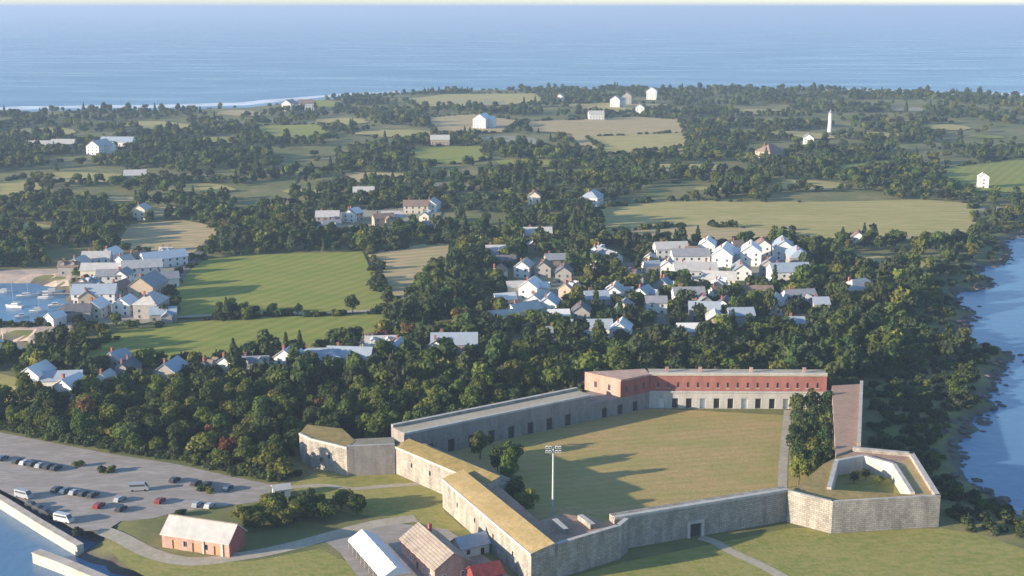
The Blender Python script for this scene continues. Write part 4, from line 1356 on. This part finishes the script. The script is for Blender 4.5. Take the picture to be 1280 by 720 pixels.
PN = {'car_white': 'white', 'car_silver': 'silver', 'car_blue': 'blue', 'car_dark': 'dark', 'car_red': 'red'}
rc = random.Random(21)
for (x0, y0, x1, y1, n, rot, where) in [(-6, 573, 70, 587, 9, 70, 'in the row nearest the trees'), (60, 612, 150, 626, 9, 72, 'in the middle row of the lot'), (110, 632, 165, 640, 5, 72, 'in the short row near the storehouse'),
                                      (40, 633, 66, 647, 4, -28, 'against the sea wall'), (205, 600, 285, 612, 7, 74, 'in the row towards the kiosk'), (200, 628, 262, 634, 5, 74, 'along the grass edge of the lot')]:
    for i in range(n):
        if rc.random() < 0.3: continue
        f = i / max(1, n - 1)
        pc = rc.choice(['car_white', 'car_silver', 'car_silver', 'car_silver', 'car_blue', 'car_blue', 'car_dark', 'car_dark', 'car_dark', 'car_red'])
        car(x0 + (x1 - x0) * f, y0 + (y1 - y0) * f, 'car', pc, rot + rc.uniform(-3, 3), f'{PN[pc]} car parked {where}')

# ------------------------------------------------------------------ boats in the harbour
def boat(px, py, rot, L, sail, label):
    p = P(px, py, 0)
    o = empty('moored_boat', p, R(rot)); tag(o, label, 'boat', 'boats moored in the harbour')
    m = MB(); W_ = L * 0.3; n = 8
    top, bot = [], []
    for k in range(n + 1):
        f = k / n; x = -L / 2 + L * f; w = W_ / 2 * (1 - max(0, (f - 0.45) / 0.55) ** 2)
        top.append((x, w, 1.0 + 0.3 * f)); bot.append((x * 0.92, w * 0.7, -0.3))
    for k in range(n):
        for s in (-1, 1):
            q = [(top[k][0], s * top[k][1], top[k][2]), (top[k + 1][0], s * top[k + 1][1], top[k + 1][2]), (bot[k + 1][0], s * bot[k + 1][1], -0.3), (bot[k][0], s * bot[k][1], -0.3)]
            m.face(*(q if s > 0 else reversed(q)))
        m.face((top[k][0], -top[k][1], top[k][2]), (top[k + 1][0], -top[k + 1][1], top[k + 1][2]), (top[k + 1][0], top[k + 1][1], top[k + 1][2]), (top[k][0], top[k][1], top[k][2]))
    m.face(*[(top[0][0], -top[0][1], top[0][2]), (top[0][0], top[0][1], top[0][2]), (bot[0][0], bot[0][1], -.3), (bot[0][0], -bot[0][1], -.3)])
    m.build('hull', 'white_paint', o)
    m = MB(); m.box((-L * 0.05, 0, 1.7), (L * 0.4, W_ * 0.6, 1.1), 0, 0.85); c = m.build('cabin', 'white_paint', o)
    m = MB(); m.box((-L * 0.05, 0, 1.75), (L * 0.36, W_ * 0.61, 0.35)); m.build('window', 'glass', c)
    if sail:
        m = MB(); m.tube((0.5, 0, 1.2), (0.5, 0, 1.2 + L * 1.2), 0.09, 0.06, 6); m.build('mast', 'metal_grey', o)
        m = MB(); m.tube((0.5, 0, 2.8), (-L * 0.4, 0, 2.9), 0.12, 0.1, 6); m.build('boom', 'metal_grey', o)
for i, (x, y, r, L, s) in enumerate([(34, 371, 15, 11, 1), (58, 373, 5, 9, 0), (18, 384, 170, 10, 1), (48, 390, 12, 9, 1), (70, 383, 20, 8, 0), (6, 366, 8, 9, 0), (66, 366, 10, 11, 0), (28, 397, 20, 7, 0)]):
    boat(x, y, r, L, s, ('white sailing boat with bare mast' if s else 'white motor boat with low cabin') + ' moored in the blue harbour')
pr = P(78, 369, 0)
m = MB(); m.box((0, 0, 0.9), (26, 2.4, 0.3)); 
jt = empty('jetty', (pr.x - 6, pr.y, 0), R(4)); tag(jt, 'low grey timber jetty reaching into the harbour beside the quay', 'jetty')
m.build('deck', 'grey_shingle', jt)
for x in (-11, -5, 1, 7):
    for y in (-1, 1):
        m = MB(); m.tube((x, y, -2.5), (x, y, 1.7), 0.18, 0.18, 6); m.build('pile', 'dark_wood', jt)

# ------------------------------------------------------------------ trees
rng = np.random.default_rng(7)

def quads_mesh(name, C, N, S, material, extra=None):
    """leaf clump faces: centres C, normals N, sizes S; each a slightly folded quad"""
    n = len(C)
    N = N / (np.linalg.norm(N, axis=1, keepdims=True) + 1e-9)
    up = np.tile(np.array([0.0, 0.0, 1.0]), (n, 1)) + rng.normal(0, 0.4, (n, 3))
    T = np.cross(N, up); T /= (np.linalg.norm(T, axis=1, keepdims=True) + 1e-9)
    Bv = np.cross(N, T)
    asp = rng.uniform(0.6, 1.15, (n, 1))
    s = S[:, None]
    j = lambda: 1 + rng.normal(0, 0.22, (n, 1))
    v0 = C - T * s * j() - Bv * s * asp * 0.35 * j()
    v1 = C - Bv * s * asp * j() - N * s * 0.25
    v2 = C + T * s * j() + Bv * s * asp * 0.2 * j()
    v3 = C + Bv * s * asp * j() - N * s * 0.15
    V = np.stack([v0, v1, v2, v3], 1).reshape(-1, 3)
    me = bpy.data.meshes.new(name)
    me.vertices.add(len(V)); me.vertices.foreach_set('co', V.ravel().astype(np.float32))
    idx = np.arange(4 * n, dtype=np.int32)
    me.loops.add(4 * n); me.loops.foreach_set('vertex_index', idx)
    me.polygons.add(n); me.polygons.foreach_set('loop_start', np.arange(0, 4 * n, 4, dtype=np.int32))
    me.update()
    me.materials.append(MATS[material])
    return me

def crown_round(name, material, nl, nq, size, rx=1.0, rz=0.8, zc=1.15, seed=0, flat=0.0):
    """crown of a broadleaf tree, unit radius about 1, sitting above the origin"""
    r = np.random.default_rng(seed)
    L = []
    for k in range(nl):
        d = r.normal(0, 1, 3); d /= np.linalg.norm(d)
        rad = r.uniform(0.35, 0.72)
        c = d * rad * np.array([rx, rx, rz]); c[2] = c[2] * (1 - flat) + zc
        L.append((c, r.uniform(0.30, 0.5)))
    L.append((np.array([0, 0, zc]), 0.62))
    C, N, S = [], [], []
    w = np.array([l[1] ** 2 for l in L]); w /= w.sum()
    for (c, rad), ww in zip(L, w):
        k = max(4, int(nq * ww))
        d = r.normal(0, 1, (k, 3)); d /= np.linalg.norm(d, axis=1, keepdims=True)
        d[:, 2] = np.where(d[:, 2] < -0.55, -d[:, 2], d[:, 2])
        q = c + d * rad * r.uniform(0.72, 1.06, (k, 1)) * np.array([1, 1, 0.9])
        C.append(q); N.append(d + r.normal(0, 0.45, (k, 3))); S.append(size * r.uniform(0.6, 1.3, k))
    return quads_mesh(name, np.concatenate(C), np.concatenate(N), np.concatenate(S), material)

def crown_cone(name, material, nq, size, seed=0, hgt=2.0, rad=0.62):
    r = np.random.default_rng(seed)
    z = r.uniform(0, 1, nq) ** 1.35
    lay = 0.75 + 0.25 * np.sin(z * 34 + r.uniform(0, 0.8, nq))
    a = r.uniform(0, 2 * math.pi, nq)
    rr = rad * (1 - z) ** 0.85 * lay * r.uniform(0.6, 1.08, nq) + 0.03
    C = np.stack([rr * np.cos(a), rr * np.sin(a), 0.3 + z * hgt], 1)
    N = np.stack([np.cos(a), np.sin(a), 0.5 + 0 * a], 1) + r.normal(0, 0.4, (nq, 3))
    return quads_mesh(name, C, N, size * r.uniform(0.6, 1.3, nq) * (1.1 - 0.5 * z), material)

def trunk_mesh(seed, hgt=1.1, r0=0.07):
    r = random.Random(seed)
    m = MB()
    top = (r.uniform(-.06, .06), r.uniform(-.06, .06), hgt * 0.62)
    m.tube((0, 0, -0.08), top, r0, r0 * 0.65, 7, False)
    for k in range(5):
        a = k * 1.257 + r.uniform(-.4, .4); l = r.uniform(0.4, 0.65)
        b = (top[0] + math.cos(a) * l * 0.8, top[1] + math.sin(a) * l * 0.8, hgt * 0.62 + l * r.uniform(0.5, 0.9))
        m.tube(top, b, r0 * 0.45, r0 * 0.14, 5, False)
    m.tube(top, (top[0] * 1.5, top[1] * 1.5, hgt * 1.15), r0 * 0.6, r0 * 0.15, 5, False)
    me = m.mesh('trunk'); me.materials.append(MATS['bark'])
    return me

# near kinds: full crowns; scale = crown radius in metres
KINDS = []          # (name, category words, crown mesh, trunk mesh)
for i in range(4):
    KINDS.append(('broadleaf_tree', 'green rounded', crown_round('crown', 'leaf_mid', 9 + i, 950, 0.105, (1.0, 0.78, 1.15, 0.9)[i], (0.85, 1.2, 0.62, 1.0)[i], (1.2, 1.5, 1.1, 1.3)[i], 10 + i), trunk_mesh(i)))
for i in range(3):
    KINDS.append(('broadleaf_tree', 'dark green dense', crown_round('crown', 'leaf_dark', 11, 950, 0.105, 0.95, 1.0, 1.3, 20 + i), trunk_mesh(10 + i)))
for i in range(2):
    KINDS.append(('broadleaf_tree', 'yellow green loose', crown_round('crown', 'leaf_yellow', 8, 760, 0.11, 1.0, 0.8, 1.15, 30 + i), trunk_mesh(20 + i)))
for i in range(2):
    KINDS.append(('conifer_tree', 'dark pointed', crown_cone('crown', 'leaf_dark', 700, 0.12, 40 + i), trunk_mesh(30 + i, 0.9, 0.05)))
KINDS.append(('broadleaf_tree', 'russet autumn', crown_round('crown', 'leaf_russet', 9, 850, 0.11, 1.0, 0.85, 1.2, 50), trunk_mesh(40)))
SHRUBS = [('shrub', 'low yellow green', crown_round('foliage', 'leaf_yellow', 7, 420, 0.16, 1.0, 0.55, 0.4, 60), None),
          ('shrub', 'low dark green', crown_round('foliage', 'leaf_scrub', 7, 420, 0.16, 1.0, 0.6, 0.42, 61), None)]

def kind_pick(r, mix):
    """mix = weights of (mid, dark, yellow, conifer, russet)"""
    t = r.random() * sum(mix)
    for g, w in enumerate(mix):
        if t < w: break
        t -= w
    return {0: r.randrange(0, 4), 1: 4 + r.randrange(3), 2: 7 + r.randrange(2), 3: 9 + r.randrange(2), 4: 11}[g]

def plant_tree(x, y, z, rad, kind, rz, place, group, tall=1.0):
    nm, words, cr, tr = KINDS[kind]
    o = empty(nm, (x, y, z - 0.05), rz)
    o.scale = (rad, rad, rad * tall)
    size = 'tall' if rad * tall > 4.9 else ('small' if rad * tall < 3.5 else ('broad' if tall < 0.95 else 'medium'))
    words = size + ' ' + words
    tag(o, f"{words} {'conifer' if 'conifer' in nm else 'tree'} {place}", 'tree', f"{words} {'conifers' if 'conifer' in nm else 'trees'} {place}")
    link_mesh('trunk', tr, o)
    link_mesh('crown', cr, o)
    return o

def free_spots(X, Y, margin=0.0):
    ok = poly_sd(coast, X, Y) > 4.0
    for pl in OPEN:
        bb = pl.min(0) - 30, pl.max(0) + 30
        sel = ok & (X > bb[0][0]) & (X < bb[1][0]) & (Y > bb[0][1]) & (Y < bb[1][1])
        if sel.any():
            sd = poly_sd(pl, X[sel], Y[sel])
            ok[sel] &= sd < -margin
    for hx, hy, hr in HOUSES:
        ok &= (X - hx) ** 2 + (Y - hy) ** 2 > (hr + margin * 0.5) ** 2
    return ok

def zone_poly(px):
    return np.array([tuple(ground(*p)[:2]) for p in px])

rt = random.Random(5)
# hand placed trees inside the fort and by the barn
row = [(px + rt.uniform(-3, 3), py, rt.uniform(3.6, 4.6), rt.choice([4, 5, 6, 4, 1, 2, 7]), ) for py in range(606, 512, -12) for px in (997, 1014, 1032)]
for (px, py, rad, k) in row:
    p = P(px, py, G0)
    plant_tree(p.x, p.y, G0, rad, k, rt.uniform(0, 6.28), 'in the row beside the rampart inside the fort', 'g', rt.uniform(0.95, 1.25))
for (px, py, rad, k) in [(600, 574, 4.2, 0), (643, 632, 4.6, 2), (658, 646, 3.8, 7), (634, 612, 4.0, 1), (640, 590, 4.6, 0), (622, 592, 3.6, 5)]:
    p = P(px, py, G0)
    plant_tree(p.x, p.y, G0, rad, k, rt.uniform(0, 6.28), 'on the parade ground behind the left walls', 'g', rt.uniform(1.0, 1.3))
for i in range(46):
    f = rt.random(); g = rt.random()
    px = 300 + 150 * f; py = (668 - 24 * f) * g + (640 - 8 * f) * (1 - g) + (4 if f < 0.15 else 0)
    p = P(px, py, G0)
    if (p.xy - Vector((cen.x, cen.y))).length < 14.5: continue
    plant_tree(p.x, p.y, G0, rt.uniform(2.8, 3.9), rt.choice([0, 1, 2, 3, 7, 8, 7, 4]), rt.uniform(0, 6.28), 'in the thicket behind the brick storehouse', 'g', rt.uniform(0.7, 1.0))
# russet trees near the houses
for (px, py, rad) in [(576, 414, 6.0), (512, 426, 4.6), (478, 434, 4.2), (286, 292, 5.0)]:
    p = ground(px, py)
    plant_tree(p.x, p.y, p.z, rad, 11, rt.uniform(0, 6.28), 'standing beside the houses near the green fields', 'g')
    HOUSES.append((p.x, p.y, rad * 0.7))
for (px, py, rad, k) in [(441, 392, 5.0, 4), (290, 393, 4.5, 5), (275, 396, 3.5, 1), (306, 394, 3.5, 4), (340, 393, 3.2, 5), (372, 394, 3.0, 4), (210, 388, 4, 4), (212, 372, 4, 5), (208, 400, 4.2, 4), (540, 400, 7, 4), (530, 375, 6.5, 1), (560, 385, 6, 4)]:
    p = ground(px, py)
    plant_tree(p.x, p.y, p.z, rad, k, rt.uniform(0, 6.28), 'in the hedge line between the green fields', 'g', 0.9)
for (px, py, rad, k) in [(1068, 604, 2.2, 5), (1082, 600, 1.9, 4), (1100, 606, 1.7, 7)]:
    p = P(px, py, G0 + 4.5)
    plant_tree(p.x, p.y, G0 + 4.5, rad, k, rt.uniform(0, 6.28), 'in the court of the right bastion', 'g', 0.9)
# small lot islands
for (px, py) in [(98, 583), (130, 590), (139, 590), (252, 613), (262, 616), (100, 668), (224, 644)]:
    p = P(px, py, G0)
    nm, words, cr, _ = SHRUBS[rt.randrange(2)]
    o = link_mesh('shrub', cr, None, (p.x, p.y, G0), rt.uniform(0, 6), (2.3, 2.0, 1.8))
    tag(o, f'{words} shrub growing on the gravel lot', 'shrub', f'{words} shrubs on the gravel lot')

# woods everywhere else
STEP = 6.6
ext = zone_poly([(-330, 545), (1300, 700), (1300, 700)])
ys, pts = 330.0, []
while ys < 2560:
    st = STEP * (1.0 if ys < 560 else (1.18 if ys < 900 else 1.5))
    half = 0.44 * ys + 40
    n = int(2 * half / st)
    xs = -half + st * (np.arange(n) + 0.5)
    pts.append(np.stack([xs + rng.uniform(-.42, .42, n) * st, ys + rng.uniform(-.42, .42, n) * st], 1))
    ys += st
pts = np.concatenate(pts)
ok = free_spots(pts[:, 0], pts[:, 1], 2.5)
pts = pts[ok]
sd = poly_sd(coast, pts[:, 0], pts[:, 1])
# thinned zones
thin = np.ones(len(pts))
for px, dens in [([(600, 290), (730, 290), (840, 305), (1030, 300), (1030, 395), (1000, 432), (620, 432), (590, 400)], 1.0),
                 ([(40, 468), (600, 425), (600, 470), (400, 490), (60, 510)], 0.95),
                 ([(60, 310), (230, 310), (230, 410), (60, 420)], 0.12),
                 ([(85, 400), (240, 398), (100, 440), (30, 440)], 0.35),
                 ([(1120, 120), (1280, 120), (1280, 300), (1215, 300), (1180, 200)], 0.75),
                 ([(0, 130), (1280, 110), (1280, 150), (0, 170)], 0.6),
                 ([(1040, 300), (1260, 285), (1260, 345), (1060, 350)], 0.55)]:
    z = zone_poly(px)
    ins = in_poly(z, pts[:, 0], pts[:, 1])
    thin[ins] = dens
pn = np.array([mnoise.noise(Vector((x / 75.0, y / 75.0, 2.2))) for x, y in pts])
far_gap = (pts[:, 1] > 850) & (pn > np.where(pts[:, 1] < 1350, 0.14, 0.03))
thin[far_gap] *= 0.06
keep = rng.random(len(pts)) < thin
# the fort's glacis, the ditch on the right, and the ground in front stay without tall trees
glacis = zone_poly([(1076, 480), (1300, 440), (1420, 760), (985, 760), (985, 650), (1180, 655), (1085, 560)])
lowz = in_poly(glacis, pts[:, 0], pts[:, 1])
front_open = zone_poly([(-200, 760), (-200, 545), (40, 560), (345, 612), (390, 600), (560, 600), (680, 720), (1000, 670), (1000, 800)])
fo = in_poly(front_open, pts[:, 0], pts[:, 1])
keep &= ~fo
low = (sd < 16) | lowz
tz = height(pts[:, 0], pts[:, 1])
LOT = SHEETS[LOT_I]
indiv, wood, scrub = [], [], []
order = np.argsort(pts[:, 1])
for i in order:
    if not keep[i]: continue
    x, y = pts[i]
    if low[i]:
        scrub.append((x, y, tz[i])); continue
    # project to see whether the tree is in the picture
    dx, dy, dz = x, y, tz[i] + 5 - CZ
    zc = dy * _cp - dz * _sp
    u = 640 + FOC * dx / zc; v = 360 - FOC * (dy * _sp + dz * _cp) / zc
    inside = -10 < u < 1290 and v < 735
    if inside and len(indiv) < 262: indiv.append((x, y, tz[i], u, v))
    else: wood.append((x, y, tz[i]))
for x, y, z, u, v in indiv:
    dl = -float(poly_sd(LOT, np.array([x]), np.array([y]))[0])
    dh = min(math.hypot(x - hx, y - hy) - hr for hx, hy, hr in HOUSES)
    if u < 480:
        mix = (4, 3.0, 2.6, 0.5, 0.12)
        if math.hypot(x - n1[0], y - n1[1]) < 24: place = 'close round the far left bastion'
        elif dl < 8: place = 'at the grassy edge of the parking lot'
        elif dh < 7: place = 'close to the houses behind the parking lot'
        elif dl < 30: place = 'in the front half of the belt beside the lot'
        else: place = 'deep in the belt between lot and houses'
    elif u < 1060:
        mix = (4, 3, 3.2, 0.6, 0.1)
        place = 'in the belt right behind the long fort wall' if v > 455 else 'in the belt between fort and village'
    else:
        mix = (4, 4, 2.0, 0.5, 0.1)
        place = 'in the shore wood beyond the rampart'
    k = kind_pick(rt, mix)
    rad = rt.choice([rt.uniform(2.4, 3.4), rt.uniform(3.2, 4.6), rt.uniform(3.6, 5.6)]) * (0.85 if k in (9, 10) else 1)
    plant_tree(x, y, z, rad, k, rt.uniform(0, 6.28), place, 'g', rt.uniform(0.85, 1.2))

# the rest of the woods: one mass of trees grown on points
PROTO = bpy.data.collections.new('wood_kinds')
for i in range(3):
    for nm, mt in (('a', 'leaf_mid'), ('b', 'leaf_dark'), ('c', 'leaf_yellow' if i == 0 else 'leaf_scrub')):
        me = crown_round('wood_crown', mt, 8, 330, 0.165, (1.0, 0.75, 1.15)[i], (0.85, 1.15, 0.6)[i], (0.95, 1.2, 0.8)[i], 70 + i * 7 + ord(nm))
        o = bpy.data.objects.new('wood_crown', me); PROTO.objects.link(o)
o = bpy.data.objects.new('wood_crown', crown_cone('wood_crown', 'leaf_dark', 260, 0.19, 99)); PROTO.objects.link(o)
PROTO2 = bpy.data.collections.new('scrub_kinds')
for i, mt in enumerate(('leaf_scrub', 'leaf_scrub', 'leaf_dark', 'leaf_mid')):
    o = bpy.data.objects.new('scrub_clump', crown_round('scrub_clump', mt, 7, 260, 0.17, 1.0, 0.55, 0.4, 120 + i)); PROTO2.objects.link(o)

def scatter(name, P3, coll, smin, smax, zs, label, cat):
    me = bpy.data.meshes.new(name)
    P3 = np.array(P3, np.float32)
    me.vertices.add(len(P3)); me.vertices.foreach_set('co', P3.ravel())
    a = me.attributes.new('size', 'FLOAT_VECTOR', 'POINT')
    s = rng.uniform(smin, smax, len(P3)); h = s * rng.uniform(*zs, len(P3))
    a.data.foreach_set('vector', np.stack([s, s, h], 1).ravel().astype(np.float32))
    b = me.attributes.new('turn', 'FLOAT_VECTOR', 'POINT')
    t = np.zeros((len(P3), 3), np.float32); t[:, 2] = rng.uniform(0, 6.28, len(P3))
    b.data.foreach_set('vector', t.ravel())
    c = me.attributes.new('kind_index', 'INT', 'POINT')
    c.data.foreach_set('value', rng.integers(0, 10000, len(P3)).astype(np.int32))
    me.update()
    o = bpy.data.objects.new(name, me); COL.objects.link(o)
    tag(o, label, cat, kind='stuff')
    ng = bpy.data.node_groups.new(name, 'GeometryNodeTree')
    ng.interface.new_socket('Geometry', in_out='INPUT', socket_type='NodeSocketGeometry')
    ng.interface.new_socket('Geometry', in_out='OUTPUT', socket_type='NodeSocketGeometry')
    N, L = ng.nodes, ng.links
    gi = N.new('NodeGroupInput'); go = N.new('NodeGroupOutput')
    ci = N.new('GeometryNodeCollectionInfo'); ci.inputs['Collection'].default_value = coll
    ci.inputs['Separate Children'].default_value = True; ci.inputs['Reset Children'].default_value = True
    ip = N.new('GeometryNodeInstanceOnPoints'); ip.inputs['Pick Instance'].default_value = True
    def attr(nm, ty):
        n = N.new('GeometryNodeInputNamedAttribute'); n.data_type = ty; n.inputs['Name'].default_value = nm; return n.outputs['Attribute']
    L.new(gi.outputs[0], ip.inputs['Points']); L.new(ci.outputs[0], ip.inputs['Instance'])
    L.new(attr('kind_index', 'INT'), ip.inputs['Instance Index'])
    e2r = N.new('FunctionNodeEulerToRotation')
    L.new(attr('turn', 'FLOAT_VECTOR'), e2r.inputs[0]); L.new(e2r.outputs[0], ip.inputs['Rotation'])
    L.new(attr('size', 'FLOAT_VECTOR'), ip.inputs['Scale'])
    L.new(ip.outputs[0], go.inputs[0])
    md = o.modifiers.new('grow', 'NODES'); md.node_group = ng
    return o
wn_ = np.array(wood)
fw = wn_[:, 1] > 900
scatter('woodland', wn_[~fw], PROTO, 2.4, 6.2, (0.75, 1.3), 'trees filling the village and the woods round it', 'woodland')
scatter('far_woodland', wn_[fw], PROTO, 2.4, 6.4, (0.6, 1.2), 'hazy dark green woods of the far countryside', 'woodland')
# scrub: shore, ditch side, under the trees
sx = []
for x, y, z in scrub:
    for k in range(3):
        sx.append((x + rng.uniform(-4, 4), y + rng.uniform(-4, 4)))
for x, y, z, u, v in indiv:
    for k in range(2):
        sx.append((x + rng.uniform(-5, 5), y + rng.uniform(-5, 5)))
lot_edge = curve([(-60, 534), (0, 537), (60, 549), (130, 562), (220, 576), (300, 593), (345, 603)], 30, G0)
for q in lot_edge:
    for k in range(3):
        sx.append((q.x + rng.uniform(-2, 2), q.y + rng.uniform(0.5, 7)))
hedge = []
for pl in OPEN[:22]:
    for i in range(len(pl)):
        a_, b_ = pl[i], pl[(i + 1) % len(pl)]
        if rng.random() < 0.25: continue
        L_ = math.hypot(*(b_ - a_))
        for k in range(int(L_ / 3.0)):
            if mnoise.noise(Vector((a_[0] * 0.1 + k * 0.12, b_[1] * 0.1, 0.3))) < -0.08: continue
            hedge.append(a_ + (b_ - a_) * rng.random() + rng.normal(0, 1.6, 2))
sx = np.array(sx)
okk = free_spots(sx[:, 0], sx[:, 1], 0.8) & (poly_sd(coast, sx[:, 0], sx[:, 1]) > 2.5)
sx = sx[okk]
scatter('scrub', np.column_stack([sx, height(sx[:, 0], sx[:, 1]) - 0.1]), PROTO2, 1.4, 3.0, (0.7, 1.2), 'low dark scrub along the rocky shore and under the trees', 'scrub')

hedge = np.array(hedge)
hedge = hedge[poly_sd(coast, hedge[:, 0], hedge[:, 1]) > 4]
scatter('hedgerow', np.column_stack([hedge, height(hedge[:, 0], hedge[:, 1])]), PROTO2, 1.6, 4.2, (0.7, 1.4), 'ragged hedges along the edges of the fields', 'hedge')

# shore rocks
rk = []
cl_ = coast
for i in range(len(cl_)):
    a, b = cl_[i], cl_[(i + 1) % len(cl_)]
    if not (a[0] > 120 and 320 < a[1] < 1100 and b[1] > 320): continue
    L_ = math.hypot(*(b - a))
    for k in range(int(L_ / 1.6)):
        t_ = rng.random()
        q = a + (b - a) * t_ + rng.normal(0, 3.0, 2)
        rk.append((q[0], q[1], max(-0.2, hz(q[0], q[1]))))
PROTO3 = bpy.data.collections.new('rock_kinds')
for i in range(3):
    bm = bmesh.new(); bmesh.ops.create_icosphere(bm, subdivisions=2, radius=1)
    for v in bm.verts:
        f = 1 + 0.35 * mnoise.noise(v.co * 1.3 + Vector((i * 5.1, 0, 0)))
        v.co = Vector((v.co.x * f * 1.2, v.co.y * f, v.co.z * f * 0.55))
    me = bpy.data.meshes.new('shore_rock'); bm.to_mesh(me); bm.free(); me.materials.append(MATS['rock'])
    PROTO3.objects.link(bpy.data.objects.new('shore_rock', me))
scatter('shore_rocks', rk, PROTO3, 0.6, 2.0, (0.6, 1.1), 'dark weathered rocks along the water line beyond the fort', 'rocks')

# ------------------------------------------------------------------ air
m = MB()
HB = 66000.0
m.box((0, 0, (-4.0 + 175.0) / 2), (2 * HB, 2 * HB, 179.0))
hm = bpy.data.materials.new('haze_air'); hm.use_nodes = True
hn = hm.node_tree
hn.nodes.remove(hn.nodes['Principled BSDF'])
pv = hn.nodes.new('ShaderNodeVolumePrincipled')
pv.inputs['Color'].default_value = (0.37, 0.48, 0.655, 1)
pv.inputs['Density'].default_value = 0.00014
pv.inputs['Anisotropy'].default_value = 0.1
hn.links.new(pv.outputs[0], hn.nodes['Material Output'].inputs['Volume'])
MATS['haze_air'] = hm
hzb = m.build('haze', 'haze_air')
tag(hzb, 'thin pale blue haze in the air over sea and land', 'haze', kind='stuff')
